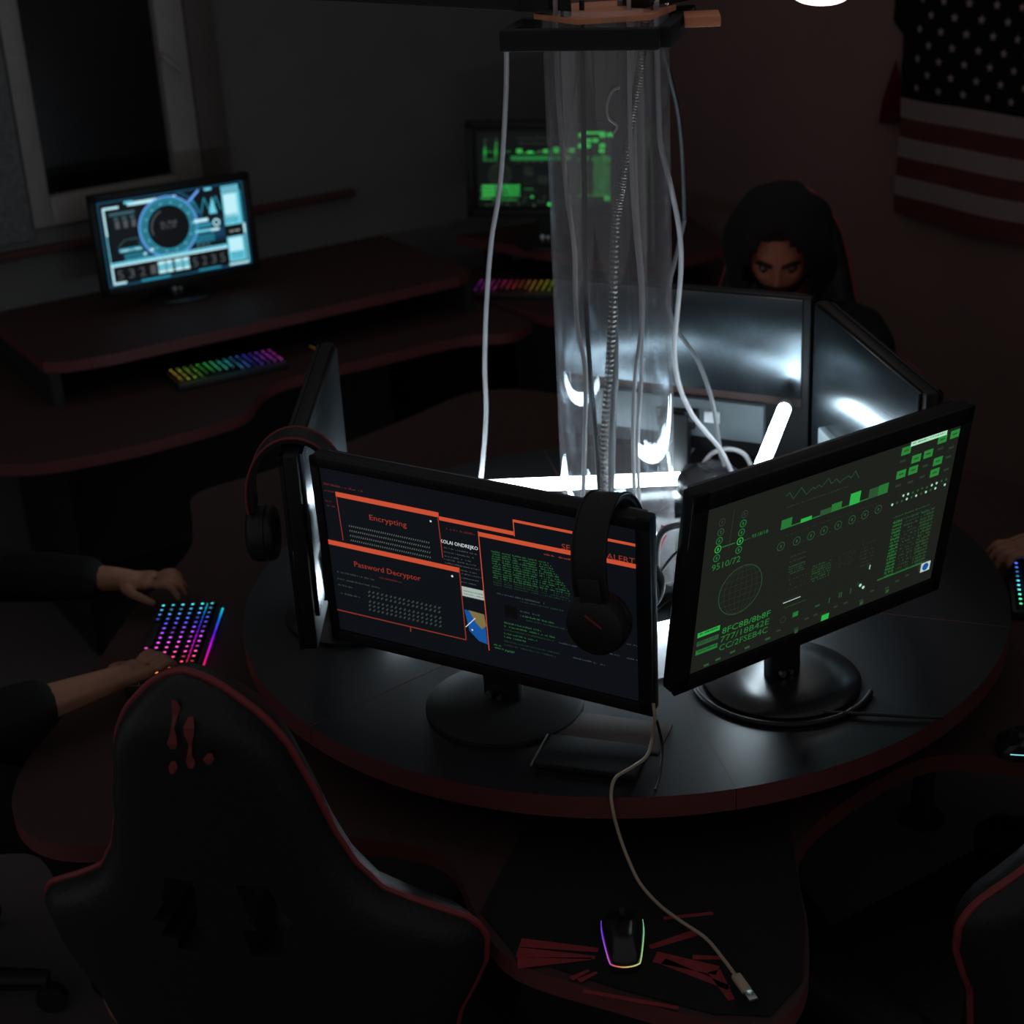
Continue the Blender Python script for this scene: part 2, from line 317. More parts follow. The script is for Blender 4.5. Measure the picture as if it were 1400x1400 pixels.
DATA={"orange":[["n",-0.2594,0.1211,-0.1895,0.004,"red",0.75],
["n",-0.2596,0.1095,-0.2415,0.003,"red",0.75],
["n",-0.2594,0.0909,-0.2413,0.003,"red",0.75],
["n",-0.2591,0.083,-0.2423,0.003,"red",0.75],
["r",-0.0603,0.1043,0.0629,0.0975,"org"],
["r",-0.061,0.0961,-0.0125,-0.1402,"win"],
["n",-0.0495,0.0856,-0.002,0.0035,"red",0.75],
["t","KOLAI ONDREJKO",-0.0615,0.0616,0.0632,0.0062,"white"],
["n",-0.0563,0.0511,-0.0008,0.0022,"grey",0.7],
["n",-0.0569,0.0437,-0.0063,0.0022,"grey",0.7],
["n",-0.0575,0.0364,-0.0118,0.0022,"grey",0.7],
["n",-0.0581,0.0307,-0.0024,0.0022,"grey",0.7],
["n",-0.0586,0.0244,0.0021,0.0022,"grey",0.7],
["n",-0.0592,0.017,-0.0034,0.0022,"grey",0.7],
["n",-0.0598,0.0112,0.0061,0.0022,"grey",0.7],
["n",-0.0604,0.0038,0.0006,0.0022,"grey",0.7],
["n",-0.061,-0.0037,-0.0049,0.0022,"grey",0.7],
["r",-0.0316,-0.0118,0.0069,-0.029,"paper"],
["n",-0.0284,-0.0189,0.0051,0.002,"dgrey",0.9],
["n",-0.0289,-0.0243,0.0047,0.002,"dgrey",0.9],
["n",-0.0293,-0.0297,0.0043,0.002,"dgrey",0.9],
["p",[[-0.0299,-0.0537],[0.0038,-0.0549],[0.0061,-0.1094],[-0.0088,-0.1064],[-0.024,-0.0913]],
"blue"],
["p",[[-0.0224,-0.0532],[0.0038,-0.0549],[0.006,-0.0757],[-0.002,-0.083],[-0.0125,-0.0722]],
"land"],
["l",[[-0.03,-0.086],[-0.012,-0.0654]],0.0012,"white"],
["d",-0.0188,-0.0886,0.0015,"white"],
["r",0.063,0.1258,0.2649,0.0881,"win"],
["r",0.063,0.125,0.2644,0.1205,"org"],
["l",[[0.0636,0.1247],[0.0642,0.0965]],0.0015,"org"],
["r",0.0049,0.0915,0.2649,0.084,"org"],
["t","SECURITY ALERT",0.1396,0.096,0.1132,0.0095,"ord"],
["l",[[0.0047,0.0924],[0.0079,-0.1198]],0.0014,"org"],
["n",0.1108,0.0767,0.1538,0.003,"ord",0.75],
["r",0.2615,0.0776,0.2645,0.0746,"white"],
["n",0.0243,0.0627,0.039,0.0026,"grn",0.85],
["n",0.0414,0.0627,0.056,0.0026,"grn",0.85],
["n",0.0584,0.0627,0.0729,0.0026,"grn",0.85],
["n",0.0741,0.0627,0.098,0.0026,"grn",0.85],
["n",0.1016,0.0627,0.118855,0.0026,"grn",0.6],
["n",0.0243,0.0586,0.039,0.0026,"grn",0.85],
["n",0.0414,0.0586,0.056,0.0026,"grn",0.85],
["n",0.0584,0.0586,0.0729,0.0026,"grn",0.85],
["n",0.0741,0.0586,0.098,0.0026,"grn",0.85],
["n",0.1016,0.0586,0.121813,0.0026,"grn",0.6],
["n",0.0243,0.0545,0.039,0.0026,"grn",0.85],
["n",0.0414,0.0545,0.056,0.0026,"grn",0.85],
["n",0.0584,0.0545,0.0729,0.0026,"grn",0.85],
["n",0.0741,0.0545,0.098,0.0026,"grn",0.85],
["n",0.1016,0.0545,0.12477099999999999,0.0026,"grn",0.6],
["n",0.0243,0.0504,0.039,0.0026,"grn",0.85],
["n",0.0414,0.0504,0.056,0.0026,"grn",0.85],
["n",0.0584,0.0504,0.0729,0.0026,"grn",0.85],
["n",0.0741,0.0504,0.098,0.0026,"grn",0.85],
["n",0.1016,0.0504,0.127729,0.0026,"grn",0.6],
["n",0.0243,0.0463,0.039,0.0026,"grn",0.85],
["n",0.0414,0.0463,0.056,0.0026,"grn",0.85],
["n",0.0584,0.0463,0.0729,0.0026,"grn",0.85],
["n",0.0741,0.0463,0.098,0.0026,"grn",0.85],
["n",0.1016,0.0463,0.130687,0.0026,"grn",0.6],
["n",0.0243,0.0422,0.039,0.0026,"grn",0.85],
["n",0.0414,0.0422,0.056,0.0026,"grn",0.85],
["n",0.0584,0.0422,0.0729,0.0026,"grn",0.85],
["n",0.0741,0.0422,0.098,0.0026,"grn",0.85],
["n",0.1016,0.0422,0.133645,0.0026,"grn",0.6],
["n",0.0243,0.0381,0.039,0.0026,"grn",0.85],
["n",0.0414,0.0381,0.056,0.0026,"grn",0.85],
["n",0.0584,0.0381,0.0729,0.0026,"grn",0.85],
["n",0.0741,0.0381,0.098,0.0026,"grn",0.85],
["n",0.1016,0.0381,0.136603,0.0026,"grn",0.6],
["n",0.0243,0.034,0.039,0.0026,"grn",0.85],
["n",0.0414,0.034,0.056,0.0026,"grn",0.85],
["n",0.0584,0.034,0.0729,0.0026,"grn",0.85],
["n",0.0741,0.034,0.098,0.0026,"grn",0.85],
["n",0.1016,0.034,0.139561,0.0026,"grn",0.6],
["n",0.0243,0.0299,0.039,0.0026,"grn",0.85],
["n",0.0414,0.0299,0.056,0.0026,"grn",0.85],
["n",0.0584,0.0299,0.0729,0.0026,"grn",0.85],
["n",0.0741,0.0299,0.098,0.0026,"grn",0.85],
["n",0.1016,0.0299,0.142519,0.0026,"grn",0.6],
["n",0.0243,0.0258,0.039,0.0026,"grn",0.85],
["n",0.0414,0.0258,0.056,0.0026,"grn",0.85],
["n",0.0584,0.0258,0.0729,0.0026,"grn",0.85],
["n",0.0741,0.0258,0.098,0.0026,"grn",0.85],
["n",0.1016,0.0258,0.14547700000000002,0.0026,"grn",0.6],
["n",0.0243,0.0217,0.039,0.0026,"grn",0.85],
["n",0.0414,0.0217,0.056,0.0026,"grn",0.85],
["n",0.0584,0.0217,0.0729,0.0026,"grn",0.85],
["n",0.0741,0.0217,0.098,0.0026,"grn",0.85],
["n",0.1016,0.0217,0.148435,0.0026,"grn",0.6],
["n",0.0243,0.0176,0.039,0.0026,"grn",0.85],
["n",0.0414,0.0176,0.056,0.0026,"grn",0.85],
["n",0.0584,0.0176,0.0729,0.0026,"grn",0.85],
["n",0.0741,0.0176,0.098,0.0026,"grn",0.85],
["n",0.1016,0.0176,0.1509,0.0026,"grn",0.6],
["n",0.0243,0.0135,0.039,0.0026,"dgrn",0.85],
["n",0.0414,0.0135,0.056,0.0026,"dgrn",0.85],
["n",0.0584,0.0135,0.0729,0.0026,"dgrn",0.85],
["n",0.0741,0.0135,0.098,0.0026,"dgrn",0.85],
["n",0.1016,0.0135,0.1509,0.0026,"dgrn",0.6],
["n",0.0243,0.0094,0.039,0.0026,"dgrn",0.85],
["n",0.0414,0.0094,0.056,0.0026,"dgrn",0.85],
["n",0.0584,0.0094,0.0729,0.0026,"dgrn",0.85],
["n",0.0741,0.0094,0.098,0.0026,"dgrn",0.85],
["n",0.1016,0.0094,0.1509,0.0026,"dgrn",0.6],
["n",0.0243,0.0053,0.039,0.0026,"dgrn",0.85],
["n",0.0414,0.0053,0.056,0.0026,"dgrn",0.85],
["n",0.0584,0.0053,0.0729,0.0026,"dgrn",0.85],
["n",0.0741,0.0053,0.098,0.0026,"dgrn",0.85],
["n",0.1016,0.0053,0.1509,0.0026,"dgrn",0.6],
["n",0.0291,-0.0095,0.1088,0.0028,"gry2",0.8],
["n",0.0678,-0.0148,0.1394,0.0028,"dgrn",0.8],
["n",0.0667,-0.0327,0.1004,0.0028,"gry2",0.8],
["n",0.0663,-0.0406,0.1216,0.0028,"grn",0.8],
["n",0.0757,-0.0466,0.1475,0.0028,"dgrn",0.8],
["n",0.038,-0.06,0.0991,0.0028,"grn",0.8],
["n",0.0377,-0.0663,0.1228,0.0028,"grn",0.8],
["n",0.0372,-0.0727,0.1202,0.0028,"dgrn",0.8],
["n",0.0368,-0.0797,0.092,0.0028,"grn",0.8],
["n",0.0364,-0.0861,0.0734,0.0028,"grn",0.8],
["n",0.0358,-0.0939,0.1276,0.0028,"dgrn",0.8],
["n",0.0354,-0.1008,0.1213,0.0028,"dgrn",0.8],
["n",0.0177,-0.1054,0.0302,0.0028,"grn",0.8],
["n",0.0174,-0.1106,0.0534,0.0028,"grn",0.8],
["n",0.0348,-0.1123,0.0496,0.0028,"grn",0.8],
["n",0.1285,-0.0735,0.1584,0.0028,"gry2",0.8],
["n",0.1644,-0.0701,0.1797,0.0028,"gry2",0.8],
["n",0.1844,-0.072,0.2264,0.0028,"gry2",0.8],
["n",0.2369,-0.0726,0.2587,0.0028,"gry2",0.8],
["n",0.2374,-0.0475,0.2569,0.0028,"dgrey",0.8],
["n",0.1503,-0.0948,0.1813,0.0028,"gry2",0.8],
["n",0.1836,-0.0955,0.2025,0.0028,"dgrey",0.8],
["r",0.0402,-0.0275,0.0609,-0.0488,"blk"],
["r",-0.2373,0.1109,-0.0603,0.0195,"win"],
["r",-0.2385,0.1114,-0.0597,0.1028,"org"],
["l",[[-0.2375,0.1031],[-0.2349,0.0254]],0.0014,"ord"],
["l",[[-0.0615,0.1048],[-0.0591,0.0327]],0.0016,"ord"],
["t","Encrypting",-0.1819,0.0783,0.0648,0.0095,"red2"],
["r",-0.0757,0.0947,-0.0729,0.0919,"white"],
["k",-0.2211,0.0547,-0.0784,0.0036,"gry3",38],
["k",-0.2211,0.0461,-0.0784,0.0036,"gry3",38],
["k",-0.2211,0.0374,-0.0784,0.0036,"gry3",38],
["k",-0.2211,0.0288,-0.0784,0.0036,"gry3",38],
["k",-0.2211,0.0202,-0.0784,0.0036,"gry3",38],
["r",-0.265,0.0189,-0.0422,-0.1122,"win"],
["r",-0.2637,0.0192,-0.0305,-0.1092,"win"],
["r",-0.265,0.0211,-0.0318,0.0126,"org"],
["l",[[-0.0322,0.0181],[-0.0305,-0.1092]],0.0016,"ord"],
["l",[[-0.2627,-0.1097],[-0.0305,-0.1092]],0.0018,"ord"],
["l",[[-0.1288,-0.1106],[-0.1292,-0.119]],0.0016,"ord"],
["t","Password Decryptor",-0.2197,-0.0137,0.1183,0.0095,"red2"],
["r",-0.047,0.0049,-0.0438,0.0017,"white"],
["n",-0.1766,-0.0287,-0.1343,0.003,"red",0.9],
["n",-0.2551,-0.0355,-0.1853,0.003,"gry2",0.75],
["n",-0.255,-0.0485,-0.1775,0.003,"gry2",0.75],
["n",-0.255,-0.0599,-0.2281,0.003,"gry2",0.75],
["n",-0.2528,-0.0751,-0.2165,0.003,"gry2",0.75],
["k",-0.2001,-0.0604,-0.0672,0.005,"gry2",17],
["k",-0.201,-0.0681,-0.0679,0.005,"gry2",17],
["k",-0.2008,-0.0789,-0.0676,0.005,"gry2",17],
["k",-0.2017,-0.0866,-0.0682,0.005,"gry2",17],
["k",-0.2026,-0.0943,-0.0689,0.005,"gry2",17]],
"green":[["c",-0.2193,0.1085,0.0062,0.0014,"g1"],
["r",-0.2205,0.1108,-0.218,0.1062,"g1"],
["c",-0.2196,0.0924,0.0062,0.0014,"g2"],
["r",-0.2208,0.0946,-0.2183,0.0901,"g2"],
["c",-0.2204,0.0784,0.0062,0.0014,"g3"],
["r",-0.2217,0.0806,-0.2192,0.0761,"g3"],
["c",-0.2211,0.0648,0.0062,0.0014,"g5"],
["r",-0.2223,0.067,-0.2198,0.0625,"g5"],
["c",-0.2218,0.0505,0.0062,0.0014,"g3"],
["r",-0.223,0.0528,-0.2205,0.0483,"g3"],
["c",-0.1778,0.1091,0.0062,0.0014,"g1"],
["r",-0.1791,0.1114,-0.1766,0.1069,"g1"],
["c",-0.1784,0.0942,0.0062,0.0014,"g3"],
["r",-0.1797,0.0965,-0.1772,0.092,"g3"],
["c",-0.1795,0.0798,0.0062,0.0014,"g3"],
["r",-0.1807,0.082,-0.1782,0.0775,"g3"],
["c",-0.1801,0.0655,0.0062,0.0014,"g5"],
["r",-0.1814,0.0678,-0.1789,0.0633,"g5"],
["c",-0.1807,0.0511,0.0062,0.0014,"g3"],
["r",-0.182,0.0534,-0.1794,0.0488,"g3"],
["l",[[-0.2137,0.0661],[-0.1892,0.0656]],0.0016,"g3"],
["l",[[-0.1989,0.1237],[-0.2008,0.0572]],0.0009,"g1"],
["l",[[-0.1725,0.0641],[-0.1602,0.0651]],0.0009,"g2"],
["t","9518/18",-0.158,0.0664,0.0309,0.006,"g3"],
["t","9510/72",-0.2286,0.0355,0.0534,0.0105,"g3"],
["c",-0.167,-0.0208,0.0418,0.0011,"g2"],
["l",[[-0.1946,-0.0521],[-0.1394,-0.0521]],0.0005,"g1"],
["l",[[-0.167,-0.0626],[-0.1843,-0.0556],[-0.1904,-0.0487],[-0.1941,-0.0417],[-0.1966,-0.0347],[-0.1979,-0.0278],[-0.1983,-0.0208],[-0.1979,-0.0138],[-0.1966,-0.0069],[-0.1941,0.0001],[-0.1904,0.0071],[-0.1843,0.014],[-0.167,0.021]],0.0005,"g1"],
["l",[[-0.2032,-0.0417],[-0.1308,-0.0417]],0.0005,"g1"],
["l",[[-0.167,-0.0626],[-0.1786,-0.0556],[-0.1826,-0.0487],[-0.1851,-0.0417],[-0.1867,-0.0347],[-0.1876,-0.0278],[-0.1879,-0.0208],[-0.1876,-0.0138],[-0.1867,-0.0069],[-0.1851,0.0001],[-0.1826,0.0071],[-0.1786,0.014],[-0.167,0.021]],0.0005,"g1"],
["l",[[-0.2075,-0.0312],[-0.1265,-0.0312]],0.0005,"g1"],
["l",[[-0.167,-0.0626],[-0.1728,-0.0556],[-0.1748,-0.0487],[-0.176,-0.0417],[-0.1769,-0.0347],[-0.1773,-0.0278],[-0.1774,-0.0208],[-0.1773,-0.0138],[-0.1769,-0.0069],[-0.176,0.0001],[-0.1748,0.0071],[-0.1728,0.014],[-0.167,0.021]],0.0005,"g1"],
["l",[[-0.2088,-0.0208],[-0.1252,-0.0208]],0.0005,"g1"],
["l",[[-0.167,-0.0626],[-0.167,-0.0556],[-0.167,-0.0487],[-0.167,-0.0417],[-0.167,-0.0347],[-0.167,-0.0278],[-0.167,-0.0208],[-0.167,-0.0138],[-0.167,-0.0069],[-0.167,0.0001],[-0.167,0.0071],[-0.167,0.014],[-0.167,0.021]],0.0005,"g1"],
["l",[[-0.2075,-0.0103],[-0.1265,-0.0103]],0.0005,"g1"],
["l",[[-0.167,-0.0626],[-0.1612,-0.0556],[-0.1592,-0.0487],[-0.158,-0.0417],[-0.1571,-0.0347],[-0.1567,-0.0278],[-0.1566,-0.0208],[-0.1567,-0.0138],[-0.1571,-0.0069],[-0.158,0.0001],[-0.1592,0.0071],[-0.1612,0.014],[-0.167,0.021]],0.0005,"g1"],
["l",[[-0.2032,0.0001],[-0.1308,0.0001]],0.0005,"g1"],
["l",[[-0.167,-0.0626],[-0.1554,-0.0556],[-0.1514,-0.0487],[-0.1489,-0.0417],[-0.1473,-0.0347],[-0.1464,-0.0278],[-0.1461,-0.0208],[-0.1464,-0.0138],[-0.1473,-0.0069],[-0.1489,0.0001],[-0.1514,0.0071],[-0.1554,0.014],[-0.167,0.021]],0.0005,"g1"],
["l",[[-0.1946,0.0105],[-0.1394,0.0105]],0.0005,"g1"],
["l",[[-0.167,-0.0626],[-0.1497,-0.0556],[-0.1436,-0.0487],[-0.1399,-0.0417],[-0.1374,-0.0347],[-0.1361,-0.0278],[-0.1357,-0.0208],[-0.1361,-0.0138],[-0.1374,-0.0069],[-0.1399,0.0001],[-0.1436,0.0071],[-0.1497,0.014],[-0.167,0.021]],0.0005,"g1"],
["t","8FC8B/8b8F",-0.193,-0.0844,0.0942,0.0105,"g4"],
["t","777/18B42E",-0.1942,-0.0991,0.0953,0.0105,"g3"],
["t","CC/2FSEB4C",-0.1949,-0.1139,0.0953,0.0105,"g3"],
["r",-0.2409,-0.0714,-0.1987,-0.0799,"g5"],
["n",-0.2369,-0.0739,-0.2017,0.004,"bg",0.8],
["r",-0.2407,-0.0869,-0.1993,-0.0954,"g2"],
["n",-0.2367,-0.0894,-0.2023,0.004,"bg",0.8],
["r",-0.2408,-0.1023,-0.1995,-0.1108,"g3"],
["n",-0.2368,-0.1048,-0.2025,0.004,"bg",0.8],
["l",[[-0.1005,0.1158],[-0.0948,0.1203],[-0.0853,0.1072],[-0.0716,0.1219],[-0.06,0.1067],[-0.0476,0.1156],[-0.0445,0.112],[-0.0361,0.1158],[-0.0302,0.1106],[-0.0183,0.1225],[-0.011,0.1107],[-0.0021,0.1165],[0.0073,0.1069],[0.0101,0.1103],[0.0228,0.1144],[0.0289,0.1092],[0.0363,0.119],[0.0461,0.1043]],0.0009,"g2"],
["n",-0.0968,0.0963,0.027,0.0028,"g1",0.9],
["r",-0.1023,0.0618,0.1148,0.0598,"g3"],
["r",-0.1023,0.076,-0.0817,0.0598,"g3"],
["r",-0.0634,0.0665,-0.0415,0.0598,"g5"],
["r",-0.0246,0.0695,-0.0032,0.0598,"g2"],
["r",-0.0026,0.0734,0.0182,0.0598,"g3"],
["r",0.0346,0.0803,0.0557,0.0598,"g5"],
["r",0.0741,0.0766,0.0947,0.0598,"g2"],
["r",0.0937,0.0774,0.1145,0.0598,"g3"],
["n",-0.0926,0.0467,0.0977,0.002,"g1",0.5],
["c",-0.0969,0.0307,0.0075,0.0012,"g2"],
["r",-0.0983,0.0332,-0.0955,0.0282,"g2"],
["c",-0.0655,0.0301,0.0075,0.0012,"g2"],
["r",-0.0669,0.0326,-0.0641,0.0276,"g2"],
["c",-0.0373,0.0306,0.0075,0.0012,"g2"],
["r",-0.0387,0.0331,-0.0359,0.0281,"g2"],
["c",-0.0113,0.0313,0.0075,0.0012,"g2"],
["r",-0.0127,0.0338,-0.0099,0.0288,"g2"],
["c",0.0176,0.0318,0.0075,0.0012,"g2"],
["r",0.0162,0.0343,0.019,0.0293,"g2"],
["c",0.0459,0.0327,0.0075,0.0012,"g2"],
["r",0.0445,0.0352,0.0473,0.0302,"g2"],
["c",0.0728,0.0333,0.0075,0.0012,"g2"],
["r",0.0714,0.0358,0.0742,0.0308,"g2"],
["c",0.1008,0.0344,0.0075,0.0012,"g2"],
["r",0.0994,0.0369,0.1022,0.0319,"g2"],
["r",0.1305,0.1313,0.1501,0.1177,"g4"],
["r",0.1353,0.126,0.1453,0.123,"g2"],
["r",0.1565,0.1108,0.1761,0.0972,"g4"],
["r",0.1613,0.1055,0.1713,0.1025,"g2"],
["r",0.1823,0.1119,0.2019,0.0983,"g4"],
["r",0.1871,0.1066,0.1971,0.1036,"g2"],
["r",0.2359,0.1318,0.2555,0.1182,"g4"],
["r",0.2407,0.1265,0.2507,0.1235,"g2"],
["r",0.1284,0.0916,0.1479,0.078,"g4"],
["r",0.1332,0.0863,0.1432,0.0833,"g2"],
["r",0.1542,0.0916,0.1738,0.078,"g4"],
["r",0.159,0.0863,0.169,0.0833,"g2"],
["r",0.2077,0.0922,0.2273,0.0786,"g4"],
["r",0.2125,0.0869,0.2225,0.0839,"g2"],
["r",0.2055,0.0727,0.2251,0.0592,"g4"],
["r",0.2103,0.0674,0.2203,0.0644,"g2"],
["r",0.2087,0.13,0.2283,0.1164,"g4"],
["r",0.2135,0.1247,0.2235,0.1217,"g2"],
["r",0.1304,0.1098,0.1424,0.1058,"g1"],
["r",0.1298,0.0676,0.1418,0.0636,"g1"],
["r",0.156,0.0665,0.168,0.0625,"g1"],
["r",0.1841,0.0868,0.1961,0.0828,"g1"],
["r",0.1817,0.0683,0.1937,0.0643,"g1"],
["r",0.2119,0.1091,0.2239,0.1051,"g1"],
["r",0.2374,0.104,0.2494,0.1,"g1"],
["r",0.2344,0.0884,0.2464,0.0844,"g1"],
["r",0.2353,0.0661,0.2473,0.0621,"g1"],
["r",0.1482,0.1368,0.2262,0.1288,"pale"],
["n",0.1512,0.1338,0.2222,0.003,"g2",0.7],
["d",0.1521,0.0436,0.0022,"pale"],
["d",0.1623,0.0433,0.0022,"pale"],
["d",0.1726,0.0431,0.0022,"g2"],
["d",0.1834,0.0437,0.0022,"g2"],
["d",0.1928,0.0446,0.0022,"g2"],
["d",0.2035,0.0434,0.0022,"g2"],
["d",0.2142,0.0441,0.0022,"pale"],
["d",0.2247,0.0448,0.0022,"pale"],
["d",0.2355,0.0454,0.0022,"g2"],
["d",0.246,0.0452,0.0022,"g2"],
["d",0.1301,0.034,0.0022,"pale"],
["d",0.1406,0.0344,0.0022,"g2"],
["d",0.1507,0.0344,0.0022,"g2"],
["d",0.1613,0.035,0.0022,"pale"],
["d",0.1717,0.0351,0.0022,"g2"],
["d",0.1818,0.0349,0.0022,"pale"],
["d",0.1927,0.0354,0.0022,"g2"],
["d",0.2031,0.0352,0.0022,"pale"],
["d",0.2133,0.0359,0.0022,"g2"],
["d",0.2239,0.0357,0.0022,"pale"],
["d",0.2448,0.0362,0.0022,"pale"],
["n",0.1391,0.0088,0.2221,0.003,"g2",0.8],
["n",0.1407,0.001,0.2062,0.003,"g1",0.8],
["n",0.1404,-0.0012,0.1603,0.0045,"g3",0.95],
["n",0.1657,-0.0012,0.1964,0.003,"g2",0.45],
["n",0.2019,-0.0012,0.2308,0.0045,"g2",0.9],
["n",0.1404,-0.0073,0.1603,0.0045,"g3",0.95],
["n",0.1657,-0.0073,0.1964,0.003,"g2",0.45],
["n",0.2019,-0.0073,0.2308,0.0045,"g2",0.9],
["n",0.1404,-0.0134,0.1603,0.0045,"g3",0.95],
["n",0.1657,-0.0134,0.1964,0.003,"g2",0.45],
["n",0.2019,-0.0134,0.2308,0.0045,"g2",0.9],
["n",0.1404,-0.0195,0.1603,0.0045,"g3",0.95],
["n",0.1657,-0.0195,0.1964,0.003,"g2",0.45],
["n",0.2019,-0.0195,0.2308,0.0045,"g2",0.9],
["n",0.1404,-0.0256,0.1603,0.0045,"g3",0.95],
["n",0.1657,-0.0256,0.1964,0.003,"g2",0.45],
["n",0.2019,-0.0256,0.2308,0.0045,"g2",0.9],
["n",0.1404,-0.0317,0.1603,0.0045,"g3",0.95],
["n",0.1657,-0.0317,0.1964,0.003,"g2",0.45],
["n",0.2019,-0.0317,0.2308,0.0045,"g2",0.9],
["n",0.1404,-0.0377,0.1603,0.0045,"g3",0.95],
["n",0.1657,-0.0377,0.1964,0.003,"g2",0.45],
["n",0.2019,-0.0377,0.2308,0.0045,"g2",0.9],
["n",0.1404,-0.0438,0.1603,0.0045,"g3",0.95],
["n",0.1657,-0.0438,0.1964,0.003,"g2",0.45],
["n",0.2019,-0.0438,0.2308,0.0045,"g2",0.9],
["n",0.1404,-0.0499,0.1603,0.0045,"g3",0.95],
["n",0.1657,-0.0499,0.1964,0.003,"g2",0.45],
["n",0.2019,-0.0499,0.2308,0.0045,"g2",0.9],
["n",0.1404,-0.056,0.1603,0.0045,"g3",0.95],
["n",0.1657,-0.056,0.1964,0.003,"g2",0.45],
["n",0.2019,-0.056,0.2308,0.0045,"g2",0.9],
["n",0.1404,-0.0621,0.1603,0.0045,"g3",0.95],
["n",0.1657,-0.0621,0.1964,0.003,"g2",0.45],
["n",0.2019,-0.0621,0.2308,0.0045,"g2",0.9],
["n",0.1404,-0.0681,0.1603,0.0045,"g3",0.95],
["n",0.1657,-0.0681,0.1964,0.003,"g2",0.45],
["n",0.2019,-0.0681,0.2308,0.0045,"g2",0.9],
["n",0.1404,-0.0742,0.1603,0.0045,"g3",0.95],
["n",0.1657,-0.0742,0.1964,0.003,"g2",0.45],
["n",0.2019,-0.0742,0.2308,0.0045,"g2",0.9],
["n",0.1404,-0.0803,0.1603,0.0045,"g3",0.95],
["n",0.1657,-0.0803,0.1964,0.003,"g2",0.45],
["n",0.2019,-0.0803,0.2308,0.0045,"g2",0.9],
["n",0.1404,-0.0864,0.1603,0.0045,"g3",0.95],
["n",0.1657,-0.0864,0.1964,0.003,"g2",0.45],
["n",0.2019,-0.0864,0.2308,0.0045,"g2",0.9],
["n",0.1404,-0.0925,0.1603,0.0045,"g3",0.95],
["n",0.1657,-0.0925,0.1964,0.003,"g2",0.45],
["n",0.2019,-0.0925,0.2308,0.0045,"g2",0.9],
["n",0.1404,-0.0986,0.1603,0.0045,"g3",0.95],
["n",0.1657,-0.0986,0.1964,0.003,"g2",0.45],
["n",0.2019,-0.0986,0.2308,0.0045,"g2",0.9],
["r",0.1259,-0.1001,0.2243,-0.1021,"g3"],
["r",0.2256,-0.1028,0.2466,-0.1198,"pale2"],
["d",0.2361,-0.1113,0.007,"blue"],
["n",-0.0751,0.0065,-0.0427,0.0035,"g1",0.9],
["n",-0.0751,-0.0024,-0.0427,0.0035,"g1",0.9],
["n",-0.0751,-0.0114,-0.0427,0.0035,"g1",0.9],
["n",-0.0745,-0.0116,-0.0423,0.0022,"g2",0.8],
["n",-0.0745,-0.0158,-0.0423,0.0022,"g2",0.8],
["n",-0.0745,-0.02,-0.0423,0.0022,"g2",0.8],
["n",-0.0745,-0.0242,-0.0423,0.0022,"g2",0.8],
["n",-0.0768,-0.035,-0.0338,0.003,"g1",0.3],
["n",-0.0768,-0.044,-0.0338,0.003,"g1",0.3],
["n",-0.0768,-0.0532,-0.0338,0.003,"g1",0.3],
["n",-0.0249,-0.0265,0.0155,0.0028,"g2",0.7],
["n",-0.0249,-0.031,0.0155,0.0028,"g2",0.7],
["n",-0.0249,-0.0355,0.0155,0.0028,"g2",0.7],
["n",-0.0249,-0.04,0.0155,0.0028,"g2",0.7],
["n",-0.0249,-0.0445,0.0155,0.0028,"g2",0.7],
["n",-0.0249,-0.049,0.0155,0.0028,"g2",0.7],
["n",-0.0249,-0.0535,0.0155,0.0028,"g2",0.7],
["n",0.0289,-0.0237,0.0647,0.002,"g1",0.35],
["n",0.0289,-0.027,0.0647,0.002,"g1",0.35],
["n",0.0289,-0.0302,0.0647,0.002,"g1",0.35],
["n",0.0289,-0.0334,0.0647,0.002,"g1",0.35],
["n",0.0289,-0.0367,0.0647,0.002,"g1",0.35],
["n",0.0289,-0.0399,0.0647,0.002,"g1",0.35],
["n",0.0289,-0.0431,0.0647,0.002,"g1",0.35],
["n",0.0289,-0.0464,0.0647,0.002,"g1",0.35],
["n",0.0739,-0.0202,0.1055,0.003,"g1",0.5],
["n",0.0739,-0.0269,0.1055,0.003,"g1",0.5],
["n",0.0739,-0.0336,0.1055,0.003,"g1",0.5],
["n",0.0739,-0.0403,0.1055,0.003,"g1",0.5],
["n",0.0739,-0.047,0.1055,0.003,"g1",0.5],
["n",0.0739,-0.0537,0.1055,0.003,"g1",0.5],
["n",0.0739,-0.0604,0.1055,0.003,"g1",0.5],
["n",-0.0778,0.0266,0.0897,0.002,"g1",0.3],
["l",[[-0.0768,-0.0745],[-0.0413,-0.0743]],0.0014,"pale2"],
["n",-0.073,-0.0842,-0.0275,0.002,"g2",0.9],
["r",0.0122,-0.1273,0.0277,-0.1379,"g5"],
["r",-0.0521,-0.0999,-0.0411,-0.1085,"g3"],
["r",-0.0063,-0.103,0.0037,-0.106,"g2"],
["c",-0.0719,-0.1056,0.006,0.0012,"g1"],
["r",0.0224,-0.0981,0.0244,-0.1081,"g2"],
["r",0.0431,-0.0959,0.0451,-0.1059,"g2"],
["r",0.0472,-0.0961,0.0492,-0.1061,"g2"],
["r",0.0672,-0.096,0.0692,-0.106,"g2"],
["d",0.0882,-0.0973,0.0028,"pale"],
["d",0.0957,-0.1037,0.0028,"pale"],
["r",0.1019,-0.0647,0.1037,-0.0727,"pale"],
["r",-0.0825,-0.1211,-0.0735,-0.1246,"g1"],
["r",-0.045,-0.131,-0.036,-0.1345,"g1"],
["r",-0.0249,-0.1196,-0.0159,-0.1231,"g1"],
["r",-0.0068,-0.119,0.0022,-0.1225,"g1"],
["r",0.0354,-0.1186,0.0444,-0.1221,"g1"],
["r",0.0568,-0.119,0.0658,-0.1225,"g1"],
["r",0.0921,-0.1263,0.1011,-0.1298,"g1"],
